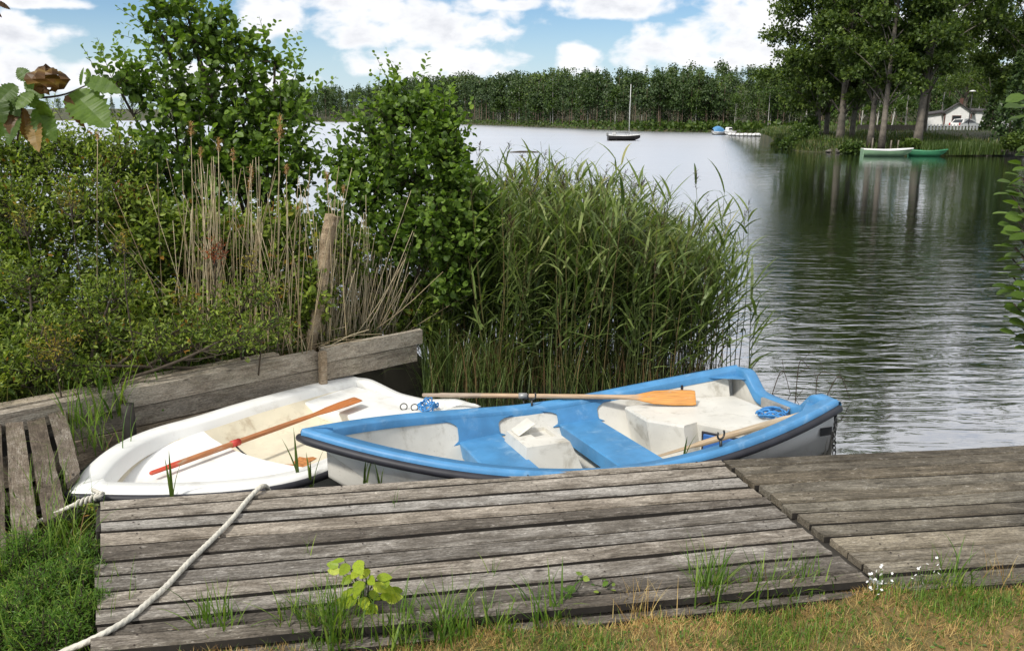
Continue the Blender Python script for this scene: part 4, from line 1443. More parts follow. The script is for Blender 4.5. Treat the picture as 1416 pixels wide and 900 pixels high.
def sprays(roots, hgt, az, lean, droop, nl, ll, wr, rr, stem_w=0.005):
    """arching stems with leaves on both sides; returns a mesh builder"""
    n = len(roots)
    seg = 9
    t = np.linspace(0, 1, seg + 1)
    th = lean[:, None] + droop[:, None] * ((t[:-1] + t[1:]) / 2)[None] ** 1.4
    st = hgt[:, None] / seg
    hx = np.concatenate([np.zeros((n, 1)), np.cumsum(np.sin(th) * st, 1)], 1)
    hz = np.concatenate([np.zeros((n, 1)), np.cumsum(np.cos(th) * st, 1)], 1)
    ctr = roots[:, None] + np.stack([np.cos(az)[:, None] * hx, np.sin(az)[:, None] * hx, hz], -1)
    q = np.tile(0.25 + 0.75 * (np.arange(nl) + .5) / nl, (n, 1)) + rr.normal(0, .02, (n, nl))
    f = np.clip(q * seg, 0, seg - 1e-4); i0 = f.astype(int); w = (f - i0)[..., None]
    ar = np.arange(n)[:, None]
    P = ctr[ar, i0] * (1 - w) + ctr[ar, i0 + 1] * w
    T = norm(ctr[ar, i0 + 1] - ctr[ar, i0])
    side = np.stack([-np.sin(az), np.cos(az), np.zeros(n)], -1)[:, None] * np.where(np.arange(nl) % 2, 1, -1)[None, :, None]
    rndm = norm(rr.normal(size=(n, nl, 3)))
    D = norm(T * 0.45 + side * 0.6 + rndm * 0.7 + A([0, 0, 0.05]))
    N = norm(A([0, 0, 1.0]) + rr.normal(0, .55, (n, nl, 3)))
    L = ll * rr.uniform(.6, 1.25, (n, nl)) * np.interp(q, [0, .5, 1], [1, 1, .55]) * rr.choice([.5, .8, 1.1, 1.6], n)[:, None]
    V, Fs, k = place(OVAL, P.reshape(-1, 3), D.reshape(-1, 3), N.reshape(-1, 3), L.ravel(), L.ravel() * wr)
    tint = np.clip(.42 + .30 * (q - .5) + rr.normal(0, .15, (n, nl)) + rr.normal(0.05, .22, n)[:, None], .01, .9)
    odd = rr.random(n) < 0.05
    tint[odd] = np.clip(tint[odd] + .45, 0, .99)
    mb = MB().add(V, Fs, 0, np.repeat(tint.ravel(), k))
    V, Fs, k = blades(roots, az, lean, hgt, stem_w, droop, 6)
    mb.add(V, Fs, 1, np.repeat(rr.random(n) * .9, k))
    return mb


def bank_pts(n, d0, d1, rr):
    s_ = rr.uniform(-1.9, LW + 0.55, n); d_ = rr.uniform(d0, d1, n)
    P = wa[None] + wdir * s_[:, None] + wnor * d_[:, None]
    return np.c_[P, ground_z(P[:, 0], P[:, 1]) - 0.03], s_, d_


r2 = np.random.default_rng(26)
n = 1500
Pq, s_, d_ = bank_pts(n, 0.3, 3.0, r2)
hg = np.interp(d_, [.3, .8, 1.6, 3.0], [.45, .85, 1.25, 1.6]) * r2.uniform(.55, 1.15, n) * np.interp(s_, [0, LW, LW + .5], [1.0, .8, .7])
mb = sprays(Pq, hg, r2.uniform(0, 6.3, n), np.abs(r2.normal(0, .22, n)), r2.uniform(.2, 1.3, n), 22, 0.062, 0.5, r2)
tag(mb.build('bank_herbs', [G_herb, G_stem]), 'arching leafy stems of herbs and young shrubs all over the left bank', 'herbs', kind='stuff')
n = 700
Pq, s_, d_ = bank_pts(n, 0.3, 2.2, r2)
V, Fs, k = blades(Pq, r2.uniform(0, 6.3, n), np.abs(r2.normal(0, .25, n)), np.interp(d_, [.3, 2.2], [.5, 1.3]) * r2.uniform(.6, 1.1, n), r2.uniform(.006, .012, n), r2.uniform(.3, 1.8, n), 6)
tag(MB().add(V, Fs, 0, np.repeat(r2.random(n) * .99, k)).build('bank_grass', [G_reed]), 'tall grass blades scattered through the herbs of the bank', 'grass', kind='stuff')

# yellowing and reddening plants
for (px, py, rx, ry, d, mat, lab, nm, sd, tw) in ((75, 475, 45, 30, 6.1, G_yellow, 'yellowed goldenrod plant at the left edge above the wall', 'goldenrod', 31, 60),
                                                (375, 400, 28, 16, 7.35, G_yellow, 'yellow-green sprig leaning over the rose shrub', 'goldenrod', 32, 26),
                                                (95, 270, 24, 26, 7.2, G_yellow, 'small yellow flower spikes in the left shrub', 'goldenrod', 33, 18),
                                                (172, 330, 9, 24, 6.7, G_yellow, 'single yellow flower spike beside a pale stalk', 'goldenrod', 34, 12),
                                                (30, 290, 22, 30, 6.9, G_yellow, 'tall yellowed spikes at the left edge of the bank', 'goldenrod', 37, 26), (345, 358, 14, 14, 7.0, G_yellow, 'yellow tuft in front of the dry reeds', 'goldenrod', 38, 14), (255, 410, 20, 14, 7.0, G_yellow, 'pale yellow sprig low on the rose shrub', 'goldenrod', 39, 16), (150, 500, 22, 14, 6.6, G_yellow, 'yellowed weeds just above the timber wall', 'goldenrod', 40, 18),
                                                (175, 265, 28, 13, 7.9, G_red, 'cluster of reddened leaves in front of the alder bush', 'red_leaf_sprig', 35, 16),
                                                (300, 345, 26, 20, 7.2, G_red, 'rusty brown seed heads among the dry reeds', 'red_leaf_sprig', 36, 20)):
    c, rad = pb(px, py, rx, ry, d)
    gz = 0.5
    shrub(nm, (c[0], c[1], gz), [(c, rad)], tw, 7, 0.035, mat, lab, 'plant', sd, 0, OVAL, 0.42, 'yellow and red plants on the bank', 0.008, 2, up=0.8, twl=0.15)

# ------------------------------------------------------------------ undergrowth and bank grass (uncountable)
mb = MB()
n = 5200
s_ = rng.uniform(-1.6, LW + 0.9, n); d_ = np.abs(rng.normal(0.25, 0.35, n)) + 0.22
P = wa[None] + wdir * s_[:, None] + wnor * d_[:, None]
P = np.c_[P, ground_z(P[:, 0], P[:, 1]) - 0.02]
V, Fs, k = blades(P, rng.uniform(0, 6.3, n), rng.uniform(0.05, 0.6, n), rng.uniform(0.10, 0.34, n), rng.uniform(0.004, 0.009, n), rng.uniform(0.3, 1.5, n), 4)
tt = rng.random(n)
mb.add(V, Fs, 0, np.repeat(np.clip(tt, 0, .99), k))
n = 2600
s_ = rng.uniform(-1.6, LW + 0.7, n); d_ = rng.uniform(0.05, 0.8, n) * rng.random(n) + 0.2
P = wa[None] + wdir * s_[:, None] + wnor * d_[:, None]
P = np.c_[P, ground_z(P[:, 0], P[:, 1]) + rng.random(n) * 0.05]
V, Fs, k = place(OVAL, P, np.c_[rng.normal(size=(n, 2)), rng.normal(0, .3, n)], np.c_[rng.normal(0, .5, (n, 2)), np.ones(n)], rng.uniform(0.03, 0.07, n), rng.uniform(0.02, 0.04, n))
mb.add(V, Fs, 1, np.repeat(rng.random(n) ** 1.5 * .99, k))
tag(mb.build('bank_undergrowth', [G_sedge, G_brown]), 'low grass and leaf litter along the top of the timber wall', 'undergrowth', kind='stuff')

# herb layer through the whole left bank, so no bare soil shows
mb = MB()
n = 20000
s_ = rng.uniform(-1.9, LW + 1.3, n); d_ = rng.uniform(0.35, 4.2, n)
P = wa[None] + wdir * s_[:, None] + wnor * d_[:, None]
hgt = np.interp(d_, [0.3, 0.8, 1.6, 4.2], [0.12, 0.55, 1.0, 1.45])
P = np.c_[P, ground_z(P[:, 0], P[:, 1]) + hgt * rng.random(n) ** 0.7]
V, Fs, k = place(OVAL, P, np.c_[rng.normal(size=(n, 2)), rng.normal(0.1, .4, n)], np.c_[rng.normal(0, .6, (n, 2)), np.ones(n)], rng.uniform(0.06, 0.12, n), rng.uniform(0.03, 0.06, n))
mb.add(V, Fs, 0, np.repeat(np.clip(rng.beta(2, 3.5, n), 0, .9), k))
tag(mb.build('herb_layer', [G_herb]), 'tangle of herbs covering the left bank under the shrubs', 'herbs', kind='stuff')

# ------------------------------------------------------------------ dry reed stalks


def dry_stalk(base, top, r, seed, plume=False, tint=0.5):
    rr = np.random.default_rng(seed)
    mid = (base + top) / 2 + rr.normal(0, 0.02, 3)
    return smooth_path([base, mid, top], 7)


def plume_mesh(mb, top, dirv, seed, mat, size=0.13, n=70):
    rr = np.random.default_rng(seed)
    t = rr.random(n)
    P = top + dirv * ((t - 0.55) * size * 1.1)[:, None] + rr.normal(0, 0.008, (n, 3))
    az = rr.normal(0.3, 1.6, n)
    V, Fs, k = blades(P, az, rr.uniform(0.3, 1.3, n), size * rr.uniform(0.3, 0.65, n), 0.006, rr.uniform(0.6, 1.8, n), 3)
    mb.add(V, Fs, mat, np.repeat(rr.random(n) * .99, k))


plumes = [(386, 178, 384, 420, 0.17), (264, 178, 266, 440, 0.09), (302, 200, 305, 450, 0.10), (277, 212, 280, 460, 0.08), (322, 215, 328, 455, 0.09), (347, 238, 358, 470, 0.09),
          (452, 245, 455, 470, 0.07), (396, 235, 398, 480, 0.08), (345, 255, 352, 465, 0.08), (135, 188, 136, 430, 0.06), (475, 262, 480, 470, 0.05)]
where = ['with the largest plume, in the middle of the dry reeds', 'leftmost of the plumed dry reeds before the tall alder', 'with ragged plume left of the large plume', 'with drooping plume between two taller ones', 'with thin plume just left of the large plume',
         'shorter, with nodding reddish plume', 'with bent tip above the leaning post', 'right of the largest plume, half its height', 'with two small tufts low in the dry reeds', 'standing alone among the green leaves on the left', 'short, right of the leaning post']
for i, ((x0, y0_, x1, y1_, sz), lab) in enumerate(zip(plumes, where)):
    d = 7.55 + 0.05 * (i % 4)
    top = W(x0, y0_, d=d); bot = W(x1, y1_, d=d + 0.05); dv = norm(top - bot)
    bot = top - dv * ((top[2] - 0.50) / dv[2])
    e = empty('dry_reed', bot, 0, 'pale dry reed ' + lab, 'reed', 'plumed dry reeds')
    mb = MB(); mb.tube(dry_stalk(bot, top, 0.005, i) - bot, [.0062, .006, .0055, .005, .0045, .004, .003], 5, 0, 0.35 + 0.6 * random.random())
    mb.build('stalk', G_dry, e)
    mb = MB(); plume_mesh(mb, top - bot, dv, 50 + i, 0, sz)
    mb.build('plume', G_plume, e)
mb = MB()
for i in range(340):
    u_ = random.random()
    if i < 105:
        px = random.gauss(330, 60); top_y = random.uniform(215, 340); by = 470
    else:
        px = random.uniform(440, 592); top_y = random.uniform(300, 425); by = 480
        if random.random() < 0.2: top_y -= 60
    d = random.uniform(7.2, 8.1)
    lean = random.gauss(0, 22) if random.random() < 0.75 else random.gauss(-20, 70)
    if px > 440: bot = W(px, float(np.interp(px, [440, 583], [484, 450])) - random.uniform(1, 9), 0.55)
    else: bot = W(px, 470, d=random.uniform(7.35, 7.7))
    top = W(px + lean, top_y, d=bot[1] + random.uniform(-.1, .1)); bot[2] = 0.45
    mb.tube(dry_stalk(bot, top, 0.004, 900 + i), np.linspace(random.uniform(.0032, .0064), .0024, 7), 4, 0, random.random() * .99 if i < 105 else 0.45 + random.random() * .54)
# fallen stalks on the wall
for i in range(26):
    p = W(random.uniform(380, 470), random.uniform(462, 484), 0.63)
    q = p + A([random.uniform(-.3, .5), random.uniform(-.1, .3), random.uniform(-.02, .14)])
    mb.tube([p, (p + q) / 2 + A([0, 0, .02]), q], 0.0035, 4, 0, random.random() * .99)
tag(mb.build('dry_reeds', G_dry), 'thicket of bare dry reed stalks behind the timber wall', 'reeds', kind='stuff')

# ------------------------------------------------------------------ green reed bed


def reed_leafset(P0, P1, nl, rr, wind=0.35, lmin=0.28, lmax=0.55, t0=0.32):
    """leaves along stems given by base and top; returns blade arrays"""
    n = len(P0)
    i = np.repeat(np.arange(n), nl)
    t = t0 + (1 - t0) * (np.tile(np.arange(nl), n) + rr.random(n * nl)) / nl
    P = P0[i] + (P1 - P0)[i] * t[:, None]
    az = np.where(np.tile(np.arange(nl) % 2, n) == 0, 0.0, math.pi) + rr.normal(0, 0.9, n * nl)
    az = np.where(rr.random(n * nl) < wind, rr.normal(0.0, 0.5, n * nl), az)
    le = rr.uniform(lmin, lmax, n * nl) * np.interp(t, [0.3, 0.6, 1], [0.75, 1, 0.75])
    lean = rr.uniform(0.3, 1.05, n * nl) * np.interp(t, [0.3, 1], [1.2, 0.65])
    droop = rr.uniform(0.1, 1.7, n * nl)
    return P, az, lean, le, rr.uniform(0.018, 0.036, n * nl), droop, rr.normal(0, 0.5, n * nl), t


def reed_bed(n, seed, sel):
    rr = np.random.default_rng(seed)
    pts = []
    while len(pts) < n:
        x = rr.uniform(-1.0, 2.9); y = rr.uniform(7.9, 10.6)
        if sel(x, y, rr): pts.append((x, y))
    P0 = np.c_[A(pts), np.full(n, -0.25)]
    h = rr.normal(1.84, 0.19, n) + 0.03 * (P0[:, 1] - 8) - 0.50 * np.clip(P0[:, 0] - 0.9, 0, 3) - 0.06
    lean = np.c_[rr.normal(0.05, 0.13, n), rr.normal(0, 0.10, n)]
    P1 = np.c_[P0[:, :2] + lean * h[:, None], h]
    return P0, P1, rr


def bed_sel(x, y, rr):
    right = 2.15 + 0.12 * (y - 8) + 0.12 * math.sin(y * 5)
    dens = 1.0 if x < 1.5 else np.interp(x, [1.5, 2.2, 2.7], [0.9, 0.45, 0.0])
    front = 8.05 + 0.25 * max(0, 0.3 - x) + 0.08 * math.sin(x * 9)
    return x < right + 0.08 and y > front and rr.random() < dens and (x > -0.2 or y > 8.5 - 0.0)


P0, P1, rr = reed_bed(1150, 41, bed_sel)
mb = MB()
N = len(P0)
tt = rr.random(N)
m_ = (P0 + P1) / 2 + rr.normal(0, 0.03, (N, 3))
for i in range(N):
    mb.tube(smooth_path([P0[i], m_[i], P1[i]], 5), [.0058, .0055, .0048, .0038, .0018], 3, 1, tt[i] * .99 if P0[i][1] > 8.3 else 0.3 + tt[i] * .69, cap=False)
P, az, lean, le, wd_, dr, tw_, t = reed_leafset(P0, P1, 10, rr)
V, Fs, k = blades(P, az, lean, le, wd_, dr, 5, tw_, 0.04, 1.0)
mb.add(V, Fs, 0, np.repeat(np.clip(0.30 + 0.35 * (t - .3) + rr.normal(0, 0.22, len(t)), 0.01, .99), k))
pl = np.where(rr.random(N) < 0.2)[0]
for i in pl:
    plume_mesh(mb, P1[i], norm(P1[i] - m_[i]), int(i), 2, 0.16, 26)
tag(mb.build('reed_bed', [G_reed, G_stem, G_dplume]), 'dense bed of tall green reeds standing in the water', 'reeds', kind='stuff')

# dead bases and sedge tussocks at the foot of the reeds
mb = MB()
n = 260
P = np.c_[rng.uniform(-0.8, 2.1, n), rng.normal(8.3, 0.22, n), np.full(n, -0.05)]
V, Fs, k = blades(P, rng.uniform(0, 6.3, n), np.abs(rng.normal(0.1, 0.25, n)), rng.uniform(0.15, 0.9, n), rng.uniform(0.004, 0.008, n), rng.uniform(0, 0.9, n), 3)
mb.add(V, Fs, 0, np.repeat(rng.random(n) * .99, k))
n = 750
xx = -0.9 + 2.6 * rng.random(n) ** 1.8
P = np.c_[xx, rng.normal(8.22, 0.2, n) + 0.1 * np.sin(xx * 7), np.full(n, -0.05)]
V, Fs, k = blades(P, rng.uniform(0, 6.3, n), np.abs(rng.normal(0.1, 0.22, n)), rng.uniform(0.25, 1.1, n), rng.uniform(0.004, 0.011, n), rng.uniform(0.3, 2.0, n), 5)
mb.add(V, Fs, 1, np.repeat(rng.random(n) ** 2 * .8, k))
tag(mb.build('dead_reed_bases', [G_deadbase, G_reed]), 'brown dead stems and low green blades at the foot of the reeds', 'reeds', kind='stuff')


def tussock(px, py, z, n, h, spread, seed, label, mat=G_sedge, dead=0.15, wmax=0.008, group='sedge tussocks', name='sedge_tussock', cat='sedge', az0=None, rad=0.1, droop=(0.7, 2.0), lean=0.45):
    rr = np.random.default_rng(seed)
    c = W(px, py, z)
    P = np.c_[rr.normal(0, rad, (n, 2)), np.full(n, 0.0)]
    az = rr.uniform(0, 6.3, n) if az0 is None else rr.normal(az0, 0.8, n)
    V, Fs, k = blades(P, az, np.abs(rr.normal(0, lean, n)), h * rr.uniform(0.5, 1.1, n), rr.uniform(0.4, 1, n) * wmax, rr.uniform(*droop, n), 6)
    mb = MB().add(V, Fs, 0, np.repeat(rr.random(n) * .99, k))
    nd = int(n * dead)
    if nd:
        V, Fs, k = blades(P[:nd], rr.uniform(0, 6.3, nd), np.abs(rr.normal(0, .7, nd)), h * rr.uniform(0.4, 0.9, nd), wmax * .6, rr.uniform(0.2, 1.2, nd), 4)
        mb.add(V, Fs, 1, np.repeat(rr.random(nd) * .99, k))
    o = mb.build(name, [mat, G_deadbase], None, c)
    return tag(o, label, cat, group)


tussock(625, 515, 0.02, 380, 0.75, 0.3, 1, 'drooping sedge tussock right of the wall end', rad=0.16)
tussock(690, 520, 0.02, 300, 0.7, 0.3, 2, 'sedge tussock with brown dead blades at the foot of the reeds', dead=0.8, rad=0.18)
tussock(590, 480, 0.15, 260, 0.7, 0.3, 3, 'sedge tussock tucked behind the end of the timber wall', rad=0.16)
tussock(760, 510, 0.0, 200, 0.65, 0.3, 4, 'upright sedge tussock left of the blue boat oar blade', rad=0.16, lean=0.25, droop=(0.3, 1.2))
tussock(850, 505, 0.0, 200, 0.6, 0.3, 5, 'thin sedge tussock in dark water behind the blue boat', rad=0.2, lean=0.2, droop=(0.2, 0.9))

# single reeds at the right end of the bed
spots = [(955, 512, 905, 300), (975, 520, 962, 250), (990, 528, 1002, 262), (1004, 522, 1010, 290), (1015, 515, 1030, 300), (1022, 500, 1035, 290), (1030, 540, 1046, 430), (1012, 530, 1000, 330), (985, 505, 978, 280), (1036, 520, 1040, 390)]
rlab = ['lowest of the single reeds, leaning left', 'with dark tip rising above the bed', 'with long leaves streaming to the right', 'slender, just right of the thick bed', 'nearly the rightmost, with a narrow tip', 'rightmost tall one, bending over the water', 'short leafy one beside the boat stern quarter', 'half hidden, with drooping leaves', 'tall straight one in front of bright water', 'short thin one at the far right of the bed']
for i, ((bx0, by0, tx, ty), lab) in enumerate(zip(spots, rlab)):
    b0 = W(bx0, by0, 0.0); b0[2] = -0.1
    t1 = W(tx, ty, d=b0[1])
    e = empty('green_reed', b0, 0, 'single green reed ' + lab, 'reed', 'single reeds right of the bed')
    r2 = np.random.default_rng(700 + i)
    mb = MB(); mb.tube(smooth_path([A([0, 0, 0]), (t1 - b0) * .5 + r2.normal(0, .03, 3), t1 - b0], 7), np.linspace(.0062, .0022, 7), 5, 0, 0.5 * r2.random())
    mb.build('stem', G_stem, e)
    P, az, lean, le, wd_, dr, tw_, t = reed_leafset(A([[0, 0, 0.]]), A([t1 - b0]), 12, r2, 0.5, 0.3, 0.6, 0.2)
    for j in range(len(P)):
        V, Fs, k = blades(P[j:j + 1], az[j], lean[j], le[j], wd_[j], dr[j], 6, tw_[j], 0.04, 1.0)
        MB().add(V, Fs, 0, min(.99, max(0, r2.normal(.35, .2)))).build('leaf', G_reed, e)
    if i in (1, 4, 5, 8):
        mb = MB(); plume_mesh(mb, t1 - b0, norm(t1 - b0), 60 + i, 0, 0.15, 26)
        mb.build('plume', G_dplume, e)

# bent twigs in the water beyond the stern
for i, (pts, lab) in enumerate((([(1068, 545), (1082, 512), (1094, 548)], 'left bent dead stem in the water beyond the stern'), ([(1100, 552), (1106, 500), (1120, 470 + 40)], 'tall dead stem standing in the water beyond the stern'),
                                ([(1128, 552), (1135, 515), (1180, 530)], 'arching dead stem touching the water right of the stern'), ([(1140, 556), (1160, 520), (1176, 552)], 'rightmost broken dead stem in the water by the stern'))):
    b0 = W(*pts[0], 0.0)
    q = [b0 + A([0, 0, -0.1])] + [W(*p, d=b0[1]) for p in pts]
    mb = MB(); mb.tube(smooth_path(q, 16) - b0, np.linspace(.006, .003, 16), 5)
    for k_ in range(3):
        a = smooth_path(q, 16)[5 + k_ * 3] - b0
        mb.tube([a, a + A([random.uniform(-.12, .12), 0, random.uniform(.03, .14)])], 0.0025, 4)
    tag(mb.build('dead_stem', M_twig, None, b0), lab, 'stem', 'dead stems in the water')

# grass and reed shoots in the slip beside the boats: (px, py, z, n, h, label)
for i, (px, py, z, n, h, lab, w_) in enumerate(((115, 585, 0.42, 26, 0.42, 'broad green blades between walkway and white boat', 0.018), (150, 575, 0.40, 60, 0.5, 'leafy green clump between walkway and timber wall', 0.02),
                                                (205, 560, 0.35, 46, 0.5, 'green clump in front of the timber wall', 0.018), (245, 545, 0.35, 34, 0.45, 'bright reed shoots over the white boat rim', 0.02),
                                                (335, 535, 0.35, 14, 0.3, 'small grass tuft at the wall behind the white boat', 0.012), (130, 620, 0.35, 40, 0.45, 'grass tuft leaning over the walkway edge', 0.010))):
    tussock(px, py, z, n, h, 0.2, 80 + i, lab, G_grass, 0.1, w_, 'shoots beside the white boat', 'grass_clump', 'grass', rad=0.10, lean=0.25, droop=(0.1, 1.3))
for i, (px, py, h, lab, z) in enumerate(((412, 668, 0.42, 'two dark reed blades in front of the white boat', 0.30), (505, 668, 0.22, 'dark blade tip beside the bow of the blue boat', 0.45), (527, 668, 0.15, 'tiny dark blade tip against the blue boat hull', 0.48),
                                         (240, 686, 0.34, 'thin blades rising in front of the white fore seat', 0.42), (944, 640, 0.30, 'green blade between the oar shaft and the dock', 0.40), (430, 672, 0.3, 'slanting blade by the bow of the blue boat', 0.3))):
    r2 = np.random.default_rng(500 + i)
    c = W(px, py, z); c[1] = max(c[1], 4.62 + 0.138 * (c[0] + 1.5)); n = 3
    V, Fs, k = blades(np.c_[r2.normal(0, .012, (n, 2)), np.zeros(n)], r2.uniform(0, 6.3, n), r2.uniform(0.0, 0.3, n), h * r2.uniform(.7, 1.1, n), 0.018, r2.uniform(0, .4, n), 5)
    tag(MB().add(V, Fs, 0, np.repeat(r2.random(n) * .5, k)).build('reed_blade', G_reed, None, c), lab, 'reed', 'blades in front of the boats')

# ------------------------------------------------------------------ plants on and around the dock


def serrated(n=18, depth=0.20):
    pts = []
    for i in range(n + 1):
        t = i / n
        w = 0.46 * math.sin(math.pi * min(1, t * 0.94 + 0.06)) ** 0.75 * (1 - 0.25 * t)
        w *= (1 - depth) if i % 2 else 1.0
        pts.append((w, t))
    V = [(0, t, 0) for w, t in pts] + [(-w, t, 0.10 * w) for w, t in pts] + [(w, t, 0.10 * w) for w, t in pts]
    m = n + 1
    Fq = [(i, i + 1, m + i + 1, m + i) for i in range(n)] + [(i, 2 * m + i, 2 * m + i + 1, i + 1) for i in range(n)]
    V = A(V, float)
    V[:, 2] -= 0.12 * V[:, 1] ** 2
    return V, [A(Fq)]


SERR = serrated()


def leafy_sprig(name, base, leaves, ll, mat, label, cat, seed, wr=1.0, stem=0.003, tpl=SERR, bark=None, group=None, droop=0.0, tintr=(0.2, 0.95), face=0.5):
    """plant whose big leaves are parts: leaves = world positions of the leaf bases"""
    rr = np.random.default_rng(seed)
    base = A(base, float)
    e = empty(name, base, 0, label, cat, group)
    mb = MB()
    for p in leaves:
        q = A(p) - base
        mid = q * A([0.35, 0.35, 0.6]) + rr.normal(0, 0.01, 3)
        mb.tube(smooth_path([A([0, 0, 0]), mid, q], 7), np.linspace(stem, stem * .5, 7), 5)
    mb.build('stem', bark or G_stem, e)
    protos = []
    for k in range(5):
        V = tpl[0].copy(); V[:, 0] *= wr
        V[:, 2] += (0.06 * math.sin(k * 2.1)) * V[:, 0] + 0.05 * math.cos(k * 1.7) * V[:, 1]
        protos.append(MB().add(V, [f.copy() for f in tpl[1]], 0, tintr[0] + (tintr[1] - tintr[0]) * k / 4).build('leaf', mat, e))
    for i, p in enumerate(leaves):
        if i < 5: o = protos[i]
        else:
            o = protos[int(rr.integers(5))].copy(); COL.objects.link(o)
        q = A(p) - base
        out = norm(A([q[0] + rr.normal(0, .05), q[1] * 0.5 - 0.03 + rr.normal(0, .05), 0.0]))
        D = norm(out + A([0, 0, -droop + rr.normal(0, .25)]))
        N = norm(A([0, -face, 1]) + rr.normal(0, .3, 3))
        X = norm(np.cross(D, N)); N = np.cross(X, D)
        o.rotation_mode = 'QUATERNION'
        o.rotation_quaternion = Matrix([[X[0], D[0], N[0]], [X[1], D[1], N[1]], [X[2], D[2], N[2]]]).to_quaternion()
        o.location = q
        l = ll * rr.uniform(0.7, 1.2)
        o.scale = (l, l, l)
    return e


pl_px = [(468, 782, .74), (482, 780, .78), (492, 776, .82), (497, 788, .78), (512, 788, .76), (521, 798, .72), (532, 802, .70), (500, 803, .70), (487, 812, .66), (492, 824, .62), (511, 817, .64), (526, 824, .62), (538, 816, .62), (506, 832, .60), (480, 830, .58), (515, 836, .58), (470, 790, .72), (528, 810, .66), (504, 778, .80), (476, 774, .80), (488, 796, .72), (518, 806, .70), (496, 814, .66), (534, 828, .60), (500, 826, .62), (510, 798, .76), (484, 820, .62)]
b0 = W(505, 842, 0.52)
leafy_sprig('nettle', b0, [W(x, y, z) for x, y, z in pl_px], 0.072, G_lime, 'lime green nettle sprig growing up through the dock planks', 'plant', 61, 0.85, droop=0.1, face=1.1)
b0 = W(790, 822, 0.54)
leafy_sprig('weed', b0, [W(x, y, z) for x, y, z in ((770, 815, .58), (782, 812, .60), (792, 810, .6), (800, 795, .58), (806, 798, .58), (788, 822, .56))], 0.05, G_grass, 'small round-leaved weed between the dock planks', 'plant', 62, 1.0, group='weeds between the planks')
b0 = W(835, 815, 0.54)
leafy_sprig('weed', b0, [W(x, y, z) for x, y, z in ((822, 808, .58), (832, 800, .60), (840, 803, .6), (850, 806, .58), (828, 818, .56), (845, 815, .56))], 0.036, G_grass, 'small curled weed right of the round-leaved one on the dock', 'plant', 63, 0.8, group='weeds between the planks')

# shoots of an alder at the right edge; its stem stands outside the picture
rb = A([2.75, 2.95, 0.48])
rl = []
r2 = np.random.default_rng(64)
for (x, y) in ((1404, 148), (1412, 160), (1408, 232), (1398, 243), (1412, 250), (1385, 268), (1400, 262), (1410, 275), (1396, 285), (1408, 300), (1386, 312), (1400, 318), (1412, 325), (1392, 342), (1405, 350), (1388, 358), (1402, 370), (1413, 380), (1384, 396), (1398, 402), (1410, 410), (1390, 420), (1404, 428), (1396, 446), (1410, 452), (1392, 462), (1406, 470), (1425, 200), (1430, 290), (1428, 350), (1430, 420), (1440, 330), (1436, 240), (1440, 390), (1450, 440), (1445, 180)):
    rl.append(W(x + 12, y, d=3.25 + r2.normal(0, 0.12)))
e = leafy_sprig('alder_sapling', rb, rl + [p + A([.03, .05, .04]) for p in rl] + [p + A([.05, -.04, -.05]) for p in rl], 0.068, G_alder, 'bright green alder leaves reaching in at the right edge', 'sapling', 64, 0.8, 0.006, LEAF, M_twig, face=0.2, tintr=(0.08, 0.55))

# branch hanging in at the top left; its sapling stands outside the picture
tb0 = A([-1.95, 2.1, 0.48])
jx = W(-20, 135, d=1.95)
e = empty('hazel_branch', tb0, 0, 'hazel branch with big green and withered leaves at the top left', 'branch')
mb = MB()
stemp = smooth_path([A([0, 0, 0]), A([0.1, 0.0, 1.1]), A([0.25, -0.02, 2.0]), jx - tb0], 14)
mb.tube(stemp, np.linspace(0.02, 0.007, 14), 7)
br = smooth_path([jx - tb0, W(40, 136, d=1.95) - tb0, W(85, 132, d=1.97) - tb0, W(120, 118, d=2.0) - tb0], 12)
mb.tube(br, np.linspace(0.004, 0.0015, 12), 6)
mb.tube(smooth_path([W(30, 138, d=1.95) - tb0, W(28, 165, d=1.94) - tb0, W(24, 195, d=1.94) - tb0], 7), 0.0022, 5)
mb.tube(smooth_path([jx - tb0, W(-30, 60, d=1.95) - tb0, W(-12, 6, d=1.95) - tb0], 7), 0.0028, 5)
mb.build('stem', M_twig, e)
# (base px, tip px, width factor, material, tint, curl)
hz = [((40, 112), (22, 92), 0.9, 0, .25, 0), ((100, 128), (148, 172), 0.85, 0, .45, 0), ((118, 112), (162, 122), 0.5, 0, .35, .1), ((112, 118), (112, 92), 0.3, 0, .4, .1), ((22, 118), (-4, 140), 1.0, 0, .2, 0), ((34, 128), (56, 152), .9, 0, .3, 0),
      ((92, 132), (108, 178), .45, 1, .3, .25), ((20, 140), (10, 178), .7, 1, .35, .2), ((32, 150), (34, 195), .6, 1, .5, .2), ((8, 128), (24, 160), .8, 0, .2, 0), ((-6, 128), (4, 170), .8, 0, .15, 0), ((60, 140), (62, 172), .7, 0, .3, 0), ((26, 160), (6, 200), .7, 0, .2, 0), ((50, 150), (75, 195), .8, 0, .3, 0), ((10, 150), (-4, 190), .7, 0, .2, .1), ((48, 165), (44, 200), .6, 1, .85, .2),
      ((-6, 2), (14, 12), .5, 1, .05, .1), ((-10, 12), (3, 24), .45, 1, .02, .1), ((45, 128), (20, 150), .8, 0, .5, 0), ((60, 135), (30, 112), .7, 0, .4, 0)]
